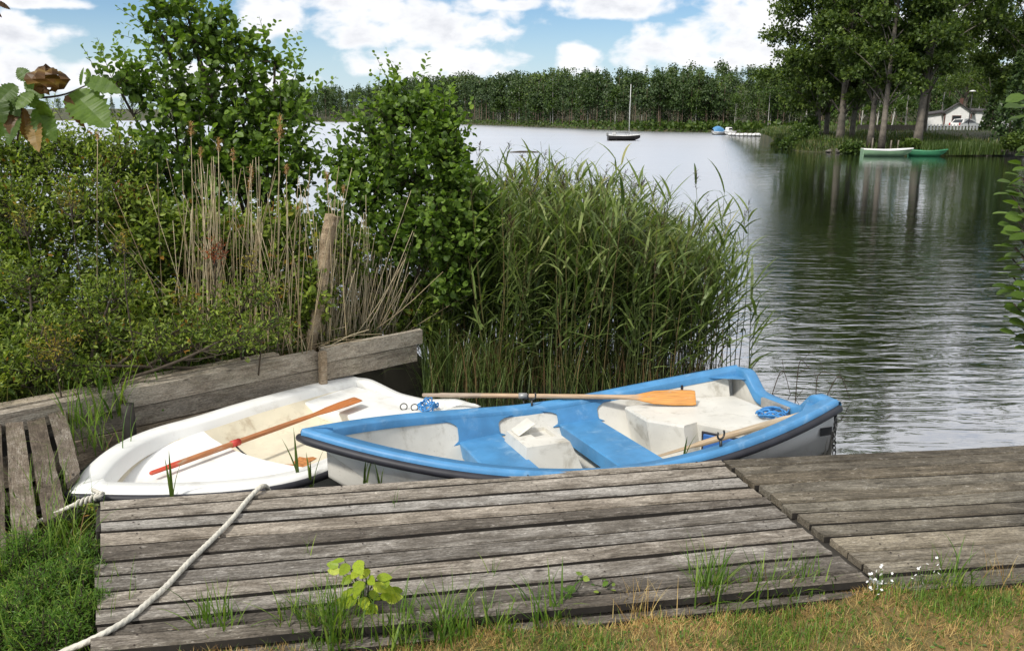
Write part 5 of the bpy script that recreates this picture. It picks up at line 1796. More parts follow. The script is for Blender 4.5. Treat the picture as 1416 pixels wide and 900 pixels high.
for i, ((ax_, ay_), (tx, ty), wr_, mi_, ti_, curl) in enumerate(hz):
    a = W(ax_, ay_, d=1.95 + 0.02 * math.sin(i)); b_ = W(tx, ty, d=1.93 + 0.03 * math.cos(i * 2.3))
    D = b_ - a; l = np.linalg.norm(D) * 0.98; D = norm(D)
    N = norm(A([0.25 * math.sin(i * 1.9), -0.8, 0.5]))
    X = norm(np.cross(D, N)); N = np.cross(X, D)
    V = SERR[0].copy(); V[:, 0] *= wr_ * 1.05; V[:, 2] += curl * 2.5 * V[:, 0] ** 2 - curl * V[:, 1] ** 2
    V[:, 2] += 0.015 * np.sin(V[:, 1] * 26) * np.abs(V[:, 0]) * 4
    o = MB().add(V, [f.copy() for f in SERR[1]], 0, ti_).build('leaf', (G_alder, G_brown, G_red)[mi_], e)
    o.rotation_mode = 'QUATERNION'
    o.rotation_quaternion = Matrix([[X[0], D[0], N[0]], [X[1], D[1], N[1]], [X[2], D[2], N[2]]]).to_quaternion()
    o.location = a - tb0
    o.scale = (l, l, l)
# crumpled brown leaf sitting on the branch
c = W(66, 110, d=1.94)
Vq, Fq_ = [], []
r2 = np.random.default_rng(5)
nu, nv_ = 14, 8
for i in range(nv_ + 1):
    for j in range(nu):
        th, ph = math.pi * i / nv_, 2 * math.pi * j / nu
        r_ = 0.036 * (1 + 0.16 * r2.normal())
        Vq.append((r_ * 1.15 * math.sin(th) * math.cos(ph), r_ * 0.8 * math.sin(th) * math.sin(ph), r_ * 0.75 * math.cos(th)))
for i in range(nv_):
    for j in range(nu):
        if r2.random() < 0.18: continue
        Fq_.append((i * nu + j, i * nu + (j + 1) % nu, (i + 1) * nu + (j + 1) % nu, (i + 1) * nu + j))
MB().add(Vq, Fq_, 0, np.repeat(r2.random(nv_ + 1) * .99, nu)).build('withered_leaf', G_brown, e, c - tb0)

# feathery plant mass at the lower left
cF = [(W(55, 825, 0.52), (0.20, 0.22, 0.16)), (W(105, 800, 0.52), (0.12, 0.15, 0.15)), (W(30, 775, 0.50), (0.18, 0.2, 0.16)), (W(100, 848, 0.52), (0.13, 0.15, 0.12)), (W(10, 855, 0.55), (0.16, 0.16, 0.13)), (W(118, 770, 0.46), (0.09, 0.12, 0.15)), (W(60, 872, 0.56), (0.20, 0.12, 0.10)), (W(140, 840, 0.5), (0.06, 0.1, 0.12))]
rF = W(55, 850, 0.30)
shrub('bedstraw', rF, cF, 3000, 12, 0.026, G_feather, 'feathery bright green bedstraw clump at the lower left corner', 'plant', 71, 0, DIA, 0.24, None, 0.003, 2, up=1.3, twl=0.11, surf=0.3, flat=0.3)
cF = [(W(25, 720, 0.36), (0.20, 0.16, 0.12)), (W(80, 735, 0.34), (0.16, 0.14, 0.12)), (W(120, 720, 0.34), (0.10, 0.12, 0.14)), (W(60, 690, 0.32), (0.14, 0.14, 0.10))]
shrub('weed_clump', W(60, 735, 0.25), cF, 240, 6, 0.045, G_herb, 'leafy weeds under the rope left of the dock', 'plant', 72, 60, OVAL, 0.5, None, 0.004, 2, up=0.6, twl=0.10)
n = 900
P = np.c_[rng.uniform(-3.2, -2.0, n), rng.uniform(3.0, 4.35, n)]
P = P[(P[:, 1] > 3.75) | (rng.random(n) < 0.15)]; n = len(P)
P = np.c_[P, ground_z(P[:, 0], P[:, 1]) - 0.02]
V, Fs, k = blades(P, rng.uniform(0, 6.3, n), np.abs(rng.normal(0, .35, n)), rng.uniform(0.15, 0.5, n), rng.uniform(0.004, 0.010, n), rng.uniform(0.3, 1.8, n), 5)
tag(MB().add(V, Fs, 0, np.repeat(rng.random(n) * .99, k)).build('rank_grass', [G_grass]), 'rank grass between the walkway and the dock', 'grass', kind='stuff')

for i, (px, py, z, n_, h, lab, w_) in enumerate(((25, 800, 0.42, 60, .42, 'tall loose grass behind the feathery bedstraw', .006), (95, 765, 0.40, 50, .40, 'tall loose grass beside the dock corner', .007), (125, 862, 0.46, 40, .30, 'grass growing out between bedstraw and dock planks', .006), (60, 705, .36, 46, .42, 'grass growing through the rope at the left', .008), (15, 880, .46, 40, .3, 'grass in the lower left corner', .006))):
    tussock(px, py, z, n_, h, .1, 190 + i, lab, G_grass, .2, w_, 'loose grass left of the dock', 'grass_clump', 'grass', rad=.09, lean=.3, droop=(.1, 1.1))

# lawn in front: dry straw, moss and green blades
mb = MB()


def lawn_pts(n, back=0.10):
    x = rng.uniform(-2.4, 3.2, n)
    y = front_edge(x) + 0.06 - np.abs(rng.normal(0, 0.45, n)) + back * rng.random(n)
    P = np.c_[x, y, ground_z(x, y) - 0.008]
    return P[P[:, 1] > 1.9]


patch = lambda P: 0.5 + 0.5 * np.sin(P[:, 0] * 4.3 + 1.2 * np.sin(P[:, 1] * 5.0)) * np.cos(P[:, 1] * 6.1 + P[:, 0] * 2.0)
P = lawn_pts(60000); pv = patch(P); P = P[rng.random(len(P)) < 0.35 + 0.65 * (1 - pv)]; n = len(P)
V, Fs, k = blades(P, rng.uniform(0, 6.3, n), rng.uniform(0.5, 1.4, n), rng.uniform(0.02, 0.075, n), rng.uniform(0.0015, 0.0032, n), rng.uniform(-0.4, 0.9, n), 3)
mb.add(V, Fs, 0, np.repeat(rng.random(n) * .99, k))
P = lawn_pts(42000); pv = patch(P); P = P[rng.random(len(P)) < 0.05 + 0.85 * pv ** 2.6]; n = len(P)
V, Fs, k = blades(P, rng.uniform(0, 6.3, n), np.abs(rng.normal(0.2, .4, n)), rng.uniform(0.03, 0.10, n), rng.uniform(0.002, 0.0045, n), rng.uniform(0.1, 1.3, n), 4)
mb.add(V, Fs, 1, np.repeat(np.clip(rng.normal(.5, .25, n), 0, .99), k))
n = 2500
P = lawn_pts(2500); n = len(P)
V, Fs, k = place(OVAL, P + A([0, 0, .02]), np.c_[rng.normal(size=(n, 2)), rng.normal(0, .25, n)], np.c_[rng.normal(0, .4, (n, 2)), np.ones(n)], rng.uniform(0.012, 0.03, n), rng.uniform(0.010, 0.02, n))
mb.add(V, Fs, 1, np.repeat(rng.random(n) * .6, k))
tag(mb.build('lawn_grass', [G_straw, G_grass]), 'dry straw-coloured lawn with green patches in front of the dock', 'grass', kind='stuff')

# tall tufts along the dock's front edge
for i, (px, py, n_, h, lab) in enumerate(((465, 892, 90, 0.30, 'tall bright grass tuft left of centre at the dock front'), (420, 880, 60, 0.24, 'grass tuft leaning left under the nettle sprig'), (560, 895, 60, 0.24, 'grass tuft right of the nettle sprig'),
                                          (620, 890, 70, 0.25, 'wide-bladed grass tuft at the middle of the dock front'), (760, 868, 26, 0.25, 'pair of broad blades against the pale plank'), (985, 835, 80, 0.26, 'thick green tuft before the pale front board'),
                                          (1060, 830, 40, 0.22, 'grass tuft just left of the white flowers'), (1110, 822, 40, 0.2, 'low grass tuft under the end of the front board'), (1320, 815, 36, 0.22, 'grass tuft right of the white flowers'), (880, 858, 36, 0.20, 'yellowish tuft under the pale plank'),
                                          (300, 885, 40, 0.24, 'thin grass tuft by the lower end of the rope'), (1390, 815, 30, 0.18, 'reddish straw tuft at the right edge'), (690, 885, 36, 0.2, 'short tuft left of the pair of broad blades'))):
    tussock(px, py, 0.47, int(n_ * 1.5), h * 1.15, 0.1, 120 + i, lab, G_grass if i not in (9, 11) else G_straw, 0.12, 0.004 if i in (9, 11) else 0.010 if i != 4 else 0.014, 'grass tufts along the dock front', 'grass_tuft', 'grass', rad=0.055, lean=0.28, droop=(0.1, 1.2))
# a few single stems in the gaps between planks
for i, (px, py, h, lab) in enumerate(((160, 805, .18, 'sparse stem growing through the planks at the left'), (428, 770, .2, 'thin stem beside the rope on the dock'), (547, 700, .12, 'tiny green blade on the planks below the boat'), (680, 800, .16, 'bent blade rising from a gap in the middle planks'), (960, 800, .2, 'yellow-green stems near the pale board'), (1110, 790, .14, 'lone blade at the front of the right section'))):
    tussock(px, py, 0.53, 5, h, 0.1, 150 + i, lab, G_grass, 0, 0.006, 'stems in the plank gaps', 'grass_sprout', 'grass', rad=0.015, lean=0.25, droop=(0.1, .9))

# white flowers where the two dock sections meet the lawn
for i, (px, py, m_, lab) in enumerate(((1212, 812, 26, 'larger cluster of small white flowers at the foot of the gap'), (1272, 800, 14, 'smaller white flower cluster right of the gap'))):
    base = W(px, py + 22, 0.48)
    e = empty('white_flowers', base, 0, lab, 'flowers', 'white flowers')
    r2 = np.random.default_rng(160 + i)
    mb = MB(); heads = []
    for k in range(m_):
        tp_ = A([r2.normal(0, 0.035 if i == 0 else 0.05), r2.normal(0, 0.03), r2.uniform(0.06, 0.19)])
        mb.tube([A([0, 0, 0]), tp_ * A([.6, .6, .55]), tp_], 0.0011, 4, 0, 0.4)
        heads.append(tp_)
    mb.build('stems', G_grass, e)
    fl = None
    for k, h_ in enumerate(heads):
        if fl is None:
            V, Fs, kk = place(OVAL, np.zeros((5, 3)), A([(math.cos(a), math.sin(a), .35) for a in np.arange(5) * 1.257]), np.tile(A([0, 0, 1.]), (5, 1)), np.full(5, .0085), np.full(5, .0075))
            fl = MB().add(V, Fs).build('flower', M_pfleck, e); o = fl
        else:
            o = fl.copy(); COL.objects.link(o)
        o.location = h_; o.rotation_euler = (r2.normal(.5, .4), r2.normal(0, .5), r2.uniform(0, 6))

# ------------------------------------------------------------------ far trees


def far_tree_parts(kind, h, seed, nq):
    rr = np.random.default_rng(seed)
    tr = MB(); cr = MB()
    bend = rr.normal(0, 0.012 * h, 2)
    rad = h * (0.011 if kind != 'birch' else 0.008)
    tp = [A([0, 0, -0.5]), A([bend[0] * .5, bend[1] * .5, h * .5]), A([bend[0], bend[1], h * .96])]
    tr.tube(smooth_path(tp, 7), np.linspace(rad, rad * .2, 7), 5)
    if kind == 'pine':
        z = h * (0.42 + 0.58 * rr.random(nq) ** 0.9)
        R_ = h * 0.17 * np.interp(z / h, [0.42, 0.55, 0.75, 1.0], [0.55, 1.0, 0.9, 0.12])
        nb = 16
        ba = rr.uniform(0, 6.3, nb); bz = h * rr.uniform(0.45, 1.0, nb)
        kk = rr.integers(0, nb, nq)
        br_ = np.interp(bz / h, [0.42, 0.55, 0.75, 1.0], [0.6, 1.0, 0.9, 0.15]) * h * 0.15 * rr.uniform(.5, 1.1, nb)
        P = np.c_[np.cos(ba[kk]) * br_[kk], np.sin(ba[kk]) * br_[kk], bz[kk]] + rr.normal(0, 1, (nq, 3)) * A([.055, .055, .028]) * h
        l = h * rr.uniform(.035, .06, nq)
    elif kind == 'spruce':
        t = rr.random(nq) ** 0.75
        z = h * (1 - t * 0.88)
        r_ = h * 0.17 * t * (0.55 + 0.45 * rr.random(nq)) + 0.02
        a = rr.uniform(0, 6.3, nq)
        P = np.c_[np.cos(a) * r_, np.sin(a) * r_, z - r_ * 0.3]
        l = h * rr.uniform(.035, .055, nq)
    else:
        nb = 14
        bc = np.c_[rr.normal(0, .09 * h, (nb, 2)), h * rr.uniform(.34, .93, nb)]
        bc[:, :2] *= np.interp(bc[:, 2] / h, [.3, .6, 1], [.9, 1.1, .4])[:, None]
        kk = rr.integers(0, nb, nq)
        P = bc[kk] + rr.normal(0, 1, (nq, 3)) * A([.05, .05, .05]) * h
        l = h * rr.uniform(.03, .05, nq)
    D = norm(rr.normal(size=(nq, 3)) + A([0, 0, .2]))
    V, Fs, k = place(DIA, P, D, norm(rr.normal(size=(nq, 3)) + A([0, 0, .6])), l, l * 1.1)
    tint = np.clip(.45 + rr.normal(0, .2, nq) + 0.25 * (P[:, 2] / h - .7), .01, .99)
    cr.add(V, Fs, 0, np.repeat(tint, k))
    return tr, cr


FT = {'pine': (M_barkp, G_pine), 'spruce': (M_barkp, G_pine), 'birch': (M_birch, G_far)}
fprot = []
lab_far = {'pine': 'bare-stemmed pine at the edge of the far shore', 'spruce': 'pointed spruce at the edge of the far shore', 'birch': 'light green birch at the edge of the far shore'}
for k, kind in enumerate(('pine', 'pine', 'pine', 'spruce', 'birch', 'birch', 'pine', 'birch')):
    e = empty(kind + '_tree', (0, 0, 0), 0, lab_far[kind], 'tree', 'trees along the far shore')
    tr, cr = far_tree_parts(kind, 10.0, 300 + k, 420)
    tr.build('trunk', FT[kind][0], e); cr.build('crown', FT[kind][1], e)
    fprot.append(e)


def far_h(d): return float(np.interp(d, [135, 165, 220, 350, 600], [8.6, 10.0, 12.5, 18.5, 21]))


pxs = CX + F * FARs[:, 0] / FARs[:, 1]
used = set()
r2 = np.random.default_rng(77)
for i in range(135):
    px = r2.uniform(436, 1105) if i % 3 else r2.uniform(640, 1060)
    k = int(np.argmin(np.abs(pxs - px)))
    t = r2.uniform(0.008, 0.05)
    p = FARs[k] + (BCKs[k] - FARs[k]) * t
    kind = int(r2.choice(8, p=[.2, .17, .15, .13, .1, .08, .12, .05]))
    e = fprot[kind] if kind not in used else copy_tree(fprot[kind])
    used.add(kind)
    e.location = (p[0], p[1], far_z(t) - 0.1)
    s_ = far_h(p[1]) / 10 * r2.uniform(.65, 1.04)
    e.scale = (s_ * r2.uniform(.9, 1.2), s_ * r2.uniform(.9, 1.2), s_)
    e.rotation_euler = (0, 0, r2.uniform(0, 6.3))
ONES = ['', 'first', 'second', 'third', 'fourth', 'fifth', 'sixth', 'seventh', 'eighth', 'ninth']
ORD = ['nearest'] + ONES[2:] + ['tenth', 'eleventh', 'twelfth', 'thirteenth', 'fourteenth', 'fifteenth', 'sixteenth', 'seventeenth', 'eighteenth', 'nineteenth', 'twentieth'] + ['twenty-' + q for q in ONES[1:]] + ['thirtieth'] + ['thirty-' + q for q in ONES[1:]]
marks = [(655, 'of the rounded alder bush'), (870, 'of the dinghy mast'), (1045, 'of the floating jetty')]
byk = {}
for o in list(COL.objects):
    if o.get('group') == 'trees along the far shore':
        pxo = CX + F * o.location.x / o.location.y
        mk = min(range(3), key=lambda q_: abs(marks[q_][0] - pxo))
        byk.setdefault((o.name.split('.')[0], mk, pxo > marks[mk][0]), []).append((abs(pxo - marks[mk][0]), o))
for (nm, mk, right), lst in byk.items():
    what = {'pine_tree': 'bare-stemmed pine', 'spruce_tree': 'pointed spruce', 'birch_tree': 'light green birch'}[nm]
    for q_, (dd, o) in enumerate(sorted(lst, key=lambda a: a[0])):
        o['label'] = '%s far-shore %s %s %s' % (ORD[q_], what, 'right' if right else 'left', marks[mk][1])
# the wood behind them, one mass
mb = MB()
lib = []
for k, kind in enumerate(('pine', 'spruce', 'birch', 'pine', 'spruce')):
    tr, cr = far_tree_parts(kind, 1.0 * 10, 340 + k, 210)
    lib.append((tr, cr, kind))
for i in range(1600):
    px = r2.uniform(-900, 380) if i % 5 == 0 else r2.uniform(380, 1560)
    k = int(np.argmin(np.abs(pxs - px)))
    t = 0.045 + 0.5 * r2.random() ** 1.5
    p = FARs[k] + (BCKs[k] - FARs[k]) * t
    tr, cr, kind = lib[int(r2.integers(5))]
    s_ = far_h(FARs[k][1]) / 10 * r2.uniform(.78, 1.08) * (1 + .05 * math.sin(px * .035) + .03 * math.sin(px * .11))
    dt_ = r2.normal(0, .2)
    a = r2.uniform(0, 6.3); ca, sa = math.cos(a), math.sin(a)
    Rm = A([[ca, sa, 0], [-sa, ca, 0], [0, 0, 1]]) * s_
    for src, mi_ in ((tr, 2), (cr, 1 if kind == 'birch' else 0)):
        if mi_ == 2 and t > .15: continue
        for V_, Fs, m_, tt_, sm_ in src.p:
            mb.add(V_ @ Rm + A([p[0], p[1], far_z(t) - .1]), [f - f.min() for f in Fs] if len(Fs) == 1 else [f for f in Fs], mi_, np.clip(tt_ + dt_, .01, .99))
tag(mb.build('far_forest', [G_pine, G_far, M_barkp]), 'mixed forest rising behind the far shore', 'forest', kind='stuff')
# brush at the foot of the forest
mb = MB()
n = 9000
kk = r2.integers(60, 399, n); t = r2.uniform(0.0, 0.04, n)
P2 = FARs[kk] + (BCKs[kk] - FARs[kk]) * t[:, None] + r2.normal(0, .8, (n, 2))
P = np.c_[P2, r2.random(n) ** 1.5 * 1.6 + .2]
l = r2.uniform(.4, 1.0, n)
V, Fs, k = place(DIA, P, norm(r2.normal(size=(n, 3)) + A([0, 0, .5])), r2.normal(size=(n, 3)) + A([0, 0, .5]), l, l)
mb.add(V, Fs, 0, np.repeat(np.clip(r2.normal(.5, .25, n), 0.01, .99), k))
tag(mb.build('shore_brush', [G_far]), 'low brush along the foot of the far forest', 'brush', kind='stuff')

# ------------------------------------------------------------------ the wooded point: big trees
def big_tree(name, base, h, lean, rad_c, zc0, seed, label, nleaf=6500, rtr=0.32, mat=G_big, bark=M_barkL, ll=0.30, group='tall trees on the point', side=0.0, nb=30):
    rr = np.random.default_rng(seed)
    base = A(base, float)
    e = empty(name, base, 0, label, 'tree', group)
    top = A([lean[0], lean[1], h])
    path = smooth_path([A([0, 0, -0.4]), A([lean[0] * .15 + rr.normal(0, .1), lean[1] * .15, h * .3]), A([lean[0] * .55, lean[1] * .55, h * .65]), top * A([1, 1, .97])], 16)
    mb = MB()
    rads = np.linspace(rtr, rtr * .15, 16); rads[0] *= 1.35; rads[1] *= 1.1
    mb.tube(path, rads, 9)
    blobs = []
    for i in range(nb):
        zz = zc0 + (h - zc0) * ((i + rr.random()) / nb) ** 1.6
        f = (zz - zc0) / (h - zc0)
        rc = rad_c * np.interp(f, [0, .15, .5, .8, 1], [.55, .95, 1.0, .75, .25])
        a = i * 2.4 + rr.normal(0, .4)
        q = rc * rr.uniform(.25, .85)
        ax_ = path[int(np.clip(zz / h * 15, 0, 15))]
        c = A([ax_[0] + math.cos(a) * q + side * (1 - f), ax_[1] + math.sin(a) * q, zz])
        br_ = rc * rr.uniform(.32, .52)
        blobs.append((c, (br_, br_, br_ * rr.uniform(.42, .62))))
        s0 = ax_ * A([1, 1, 1]) + A([0, 0, -0.12 * h * (1 - .5 * f) * .5])
        s0[2] = max(s0[2], zc0 * .6)
        mb.tube(smooth_path([s0, (s0 + c) / 2 + A([0, 0, .25]), c], 6), np.linspace(rtr * .28, rtr * .07, 6), 5)
    mb.build('trunk', bark, e)
    cr = crown(blobs, nleaf // 8, 8, ll, seed, 0.35, 0.0, ll * 3.0, 0.7)
    V, Fs, k = place(DIA, cr['P'], cr['D'], cr['N'], cr['l'], cr['l'] * .95)
    MB().add(V, Fs, 0, np.repeat(cr['tint'], k)).build('crown', mat, e)
    return e


def pz(px, d, z): return A([(px - CX) / F * (d * cpz + (CAMZ - z) * spz), d, z])


big = [(1131, 75, 22, -2.2, 4.4, 4.2, 'leftmost tall alder on the point, leaning over the water'), (1142, 76, 24, -.6, 4.2, 5.0, 'dark twin trunk alder second from the tip of the point'), (1161, 72, 25, .2, 4.4, 5.0, 'thick-trunked alder third from the tip of the point'),
       (1177, 74, 23, .4, 4.0, 5.5, 'alder with slim trunk between the thick one and the green boat'), (1203, 68, 25, .3, 4.3, 6.0, 'alder with grey trunk left above the pale green boat'), (1219, 66, 24, .6, 4.2, 6.0, 'alder with straight trunk right above the pale green boat'),
       (1268, 66, 25, .2, 4.6, 7.4, 'big alder standing left of the white house'), (1276, 78, 22, 0, 4.0, 7.6, 'slim alder half hidden behind the big one by the house'), (1330, 128, 25, .5, 5.6, 7.5, 'broad alder rising behind the white house'),
       (1404, 68, 22, 0, 3.6, 5.5, 'dark alder at the right edge of the picture'), (1440, 72, 24, 0, 4.6, 4.0, 'alder just beyond the right edge'), (1365, 100, 24, 0, 5.0, 5.0, 'tall alder far behind the white car')]
for i, (px, d, h, ln, rc, zc, lab) in enumerate(big):
    big_tree('alder_tree', pz(px, d, 0.75), h, (ln, 0.3), rc * 1.12, zc - 1.6, 400 + i, lab, 15000 if d < 80 else 9000, 0.30 if i in (2, 6) else 0.22, side=-1.0 if i == 0 else 0.0)
# slimmer, lighter trees behind
for i, (px, d, h, zc, lab) in enumerate(((1110, 105, 9, 2.2, 'small birch left behind the tip of the point'), (1165, 112, 11, 2.0, 'birch showing between the alder trunks'), (1190, 118, 12, 2.0, 'pale birch between two alder trunks'), (1232, 108, 12, 2.2, 'bright birch in the gap left of the house'), (1252, 112, 11, 2.0, 'bushy birch just left of the house'), (1350, 128, 14, 3, 'birch behind the house roof'), (1300, 135, 15, 3, 'tall birch behind the house gable'), (1395, 110, 13, 2, 'birch at the right behind the shore'), (1212, 135, 14, 2, 'far birch seen through the alder trunks'), (1145, 130, 12, 1.5, 'far birch left of the thick alder trunk'))):
    big_tree('birch_tree', pz(px, d, 1.2), h, (.3, 0), 2.3, zc, 430 + i, lab, 2600, 0.10, G_birch, M_birch, 0.30, 'birches behind the point', nb=12)
# conifer at the right
rr = np.random.default_rng(9)
for i, (px, d, h, lab) in enumerate(((1393, 63, 6.5, 'young dark spruce at the right end of the shore'), (1368, 92, 6.5, 'young spruce beside the white car'))):
    tr, cr = far_tree_parts('spruce', h, 460 + i, 1300)
    e = empty('spruce_tree', pz(px, d, .8), 0, lab, 'tree', 'young spruces on the point')
    tr.build('trunk', M_barkp, e); cr.build('crown', G_pine, e)
# shrubs on the point's shore
for i, (px, py, rx, ry, d, lab, mt) in enumerate(((1112, 190, 25, 20, 73, 'round bright shrub at the tip of the point', G_far), (1120, 172, 12, 13, 75, 'small yellow-green shrub above the round one', G_birch), (1150, 202, 18, 9, 70, 'dark shrub at the waterline left of the green boat', G_far), (1178, 205, 18, 9, 66, 'low shrub spilling over the bank by the boats', G_far),
                                                 (1092, 199, 14, 9, 75, 'low plants at the very tip of the point', G_far), (1085, 196, 12, 7, 79, 'dark brush beside the little pier', G_far), (1103, 185, 14, 11, 82, 'brush behind the round bright shrub', G_big), (1260, 200, 16, 7, 64, 'low shrub between the two green boats', G_big), (1405, 196, 20, 14, 61, 'dark shrub at the right end of the shore', G_big))):
    c, rad = pb(px, py, rx, ry, d)
    shrub('shore_shrub', (c[0], c[1], 0.3), [(c, rad)], 220, 7, 0.22, mt, lab, 'shrub', 470 + i, 0, DIA, 0.9, 'shrubs on the point', 0.03, 6, twl=0.5)
# shore reeds right of the boats, and grass on the bank
mb = MB()
n = 2600
P = np.zeros((n, 3)); u_ = rr.random(n)
for i in range(n):
    px = 1295 + 95 * u_[i]
    q = W(px, 216.5, 0); P[i] = (q[0] + rr.normal(0, .4), q[1] + rr.random() * 4.0, 0.1)
V, Fs, k = blades(P, rr.uniform(0, 6.3, n), np.abs(rr.normal(0, .15, n)), rr.uniform(.5, 1.15, n), 0.05, rr.uniform(0, .7, n), 3)
mb.add(V, Fs, 0, np.repeat(rr.random(n) * .8, k))
tag(mb.build('shore_reeds', [G_sedge]), 'reeds along the shore right of the green boats', 'reeds', kind='stuff')
mb = MB()
n = 9000
PENs = smooth_path([(*p, 0) for p in PEN], 200)[:, :2]
kk = rr.integers(0, 150, n)
off = rr.random(n) ** 1.6 * 14
P = np.c_[PENs[kk, 0] + off * .12, PENs[kk, 1] + off, np.interp(off, [0, .8, 3.5, 14], [.05, .4, .8, 1.1])]
V, Fs, k = blades(P, rr.uniform(0, 6.3, n), np.abs(rr.normal(0, .3, n)), rr.uniform(.2, .6, n), 0.06, rr.uniform(0, .9, n), 2)
mb.add(V, Fs, 0, np.repeat(rr.random(n) * .99, k))
PBK = smooth_path([(*p, 0) for p in PENB], 200)[:, :2]
n = 9000
kk = (rr.random(n) ** 1.5 * 150).astype(int); t_ = rr.random(n) ** 1.3 * .9
P2 = PENs[kk] + (PBK[kk] - PENs[kk]) * t_[:, None]
zz_ = np.interp(t_, [0, .012, .05, .2, .5, .97], [0, .35, .75, 1.2, 1.5, 1.3]) * np.clip(kk / 47.0, 0, 1) ** 2 - .05
V, Fs, k = blades(np.c_[P2, zz_], rr.uniform(0, 6.3, n), np.abs(rr.normal(0, .35, n)), rr.uniform(.25, .5, n), 0.08, rr.uniform(0, .9, n), 2)
mb.add(V, Fs, 0, np.repeat(rr.random(n) * .99, k))
tag(mb.build('shore_grass', [G_sedge]), 'rough grass on the bank of the wooded point', 'grass', kind='stuff')
# rocks along the waterline
M_rock = plain('shore_rock', (0.16, 0.145, 0.125), 0.85, 0.35, 3, 0.5)
rpx = [(1140, .3), (1152, .4), (1163, .35), (1174, .45), (1187, .4), (1196, .35), (1352, .4), (1364, .5), (1376, .8), (1386, .6), (1395, .9), (1340, .3), (1408, .7)]
for i, (px, sz) in enumerate(rpx):
    q = W(px, 215 if px > 1300 else 213, 0.0)
    k = int(np.argmin(np.abs((CX + F * PENs[:, 0] / PENs[:, 1]) - px)))
    V = []; Fc = []
    for a in range(5):
        for b_ in range(9):
            th = math.pi * (a + .0) / 4; ph = 2 * math.pi * b_ / 9
            r_ = sz * (1 + .22 * rr.normal())
            V.append((r_ * math.sin(th) * math.cos(ph), r_ * .8 * math.sin(th) * math.sin(ph), r_ * .55 * math.cos(th)))
    for a in range(4):
        for b_ in range(9): Fc.append((a * 9 + b_, a * 9 + (b_ + 1) % 9, (a + 1) * 9 + (b_ + 1) % 9, (a + 1) * 9 + b_))
    o = MB().add(V, Fc).build('rock', M_rock, None, (PENs[k, 0], PENs[k, 1] + .1, 0.1))
    ordn = ['nearest', 'second', 'third', 'fourth', 'fifth', 'sixth', 'seventh']
    if px < 1200: lab = ordn[5 - i] + ' rock left of the pale green boat at the waterline'
    else: lab = ordn[sorted([p for p, q_ in rpx if p > 1200]).index(px)] + ' rock right of the deep green boat at the waterline'
    tag(o, lab, 'rock', 'rocks along the shore')

# ------------------------------------------------------------------ boats on the far water


def small_boat(name, px, py, L, B, z0, rz, mh, mr_, label, flip=False, group='green boats at the point', inner=None):
    h = Hull(L, B, z0, .12, .06, 2.3, .5, .75, -0.12)
    q = W(px, py, 0.0)
    e = empty(name, (q[0], q[1], 0), rz, label, 'boat', group)
    hull_skin(h, [(1, .02), (.97, .25), (.9, .5), (.7, .8), (0, 1)], rake=.3).build('hull', mh, e)
    mb = MB(); h.strip(mb, [(-.01, -.07), (-.012, 0), (.05, .01), (.06, -.06)]); mb.build('gunwale', mr_, e)
    liner(h, inner or mh, e, .05, .05)
    mb = MB(); w1 = float(h.w(1.0)); z1 = float(h.zg(1.0))
    mb.box((L - .02, 0, z1 / 2 - .06), (.05, w1 * 1.9, z1 + .1)); mb.build('transom', mh, e)
    for s0 in (.35, .62):
        MB().box((s0 * L, 0, z0 - .1), (.22, float(h.w(s0)) * 1.85, .04)).build('thwart', mr_, e)
    return e, h


M_green = plain('pale_green_paint', (0.22, 0.36, 0.21), 0.5, 0.1, 2)
M_green2 = plain('deep_green_paint', (0.035, 0.20, 0.09), 0.5, 0.15, 2)
M_black = plain('black_hull_paint', (0.025, 0.022, 0.022), 0.45, 0.2, 2)
small_boat('rowing_boat', 1262, 216.5, 3.5, 1.3, .48, math.pi - 0.16, M_green, M_pfleck, 'pale green rowing boat with white rim below the alders')
small_boat('rowing_boat', 1310, 216.5, 2.6, 1.1, .40, math.pi - 0.35, M_green2, M_green2, 'smaller deep green boat right of the pale one')
for i, (px, y0_, y1_, lab) in enumerate(((1207, 191, 210, 'mooring stake at the left end of the pale boat'), (1236, 194, 206, 'left of two stakes behind the pale boat'), (1246, 194, 206, 'right of two stakes behind the pale boat'), (1276, 196, 212, 'mooring stake between the two green boats'))):
    q = W(px, 213, 0.0); q[1] += (0.7 if i in (1, 2) else 0.3)
    t_ = W(px, y0_, d=q[1])
    tag(MB().tube([(0, 0, -.4), (0.02, 0, t_[2])], [.065, .055], 7).build('mooring_stake', M_barkL, None, (q[0], q[1], 0)), lab, 'stake', 'mooring stakes')
# sailing dinghy
e, h = small_boat('sailing_dinghy', 840, 194.5, 4.1, 1.5, .62, 0.05, M_black, M_pfleck, 'dark dinghy with bare mast moored far out', group='boats on the open lake')
e.scale = (-1, 1, 1); e.location.x += 4.1
MB().tube([(1.5, 0, .1), (1.5, 0, 3.5), (1.47, 0, 6.6)], [.055, .05, .03], 8).build('mast', M_pfleck, e)
MB().tube([(1.55, 0, .95), (3.6, 0, 1.0)], .045, 7).build('boom', M_alu, e)
for a in ((0.15, 0), (1.9, .6), (1.9, -.6)):
    MB().tube([(a[0], a[1], .45), (1.5, 0, 5.2)], .012, 4).build('stay', M_steel, e)
MB().box((4.15, .1, .75), (.25, .25, .42), bev=.05).build('outboard_motor', M_alu, e)
MB().box((3.3, .1, .8), (.5, .3, .28), bev=.06).build('sail_bag', M_pfleck, e)
# floating log
q = W(724, 211, 0.02)
V, Fc = tube([(-1.1, 0, 0), (-.3, .03, .04), (.5, 0, .05), (1.2, 0, .01)], [.05, .09, .08, .04], 7)
tag(MB().add(V, Fc).build('floating_log', M_bark, None, q), 'thin dark log floating in the bright water above the reeds', 'log')
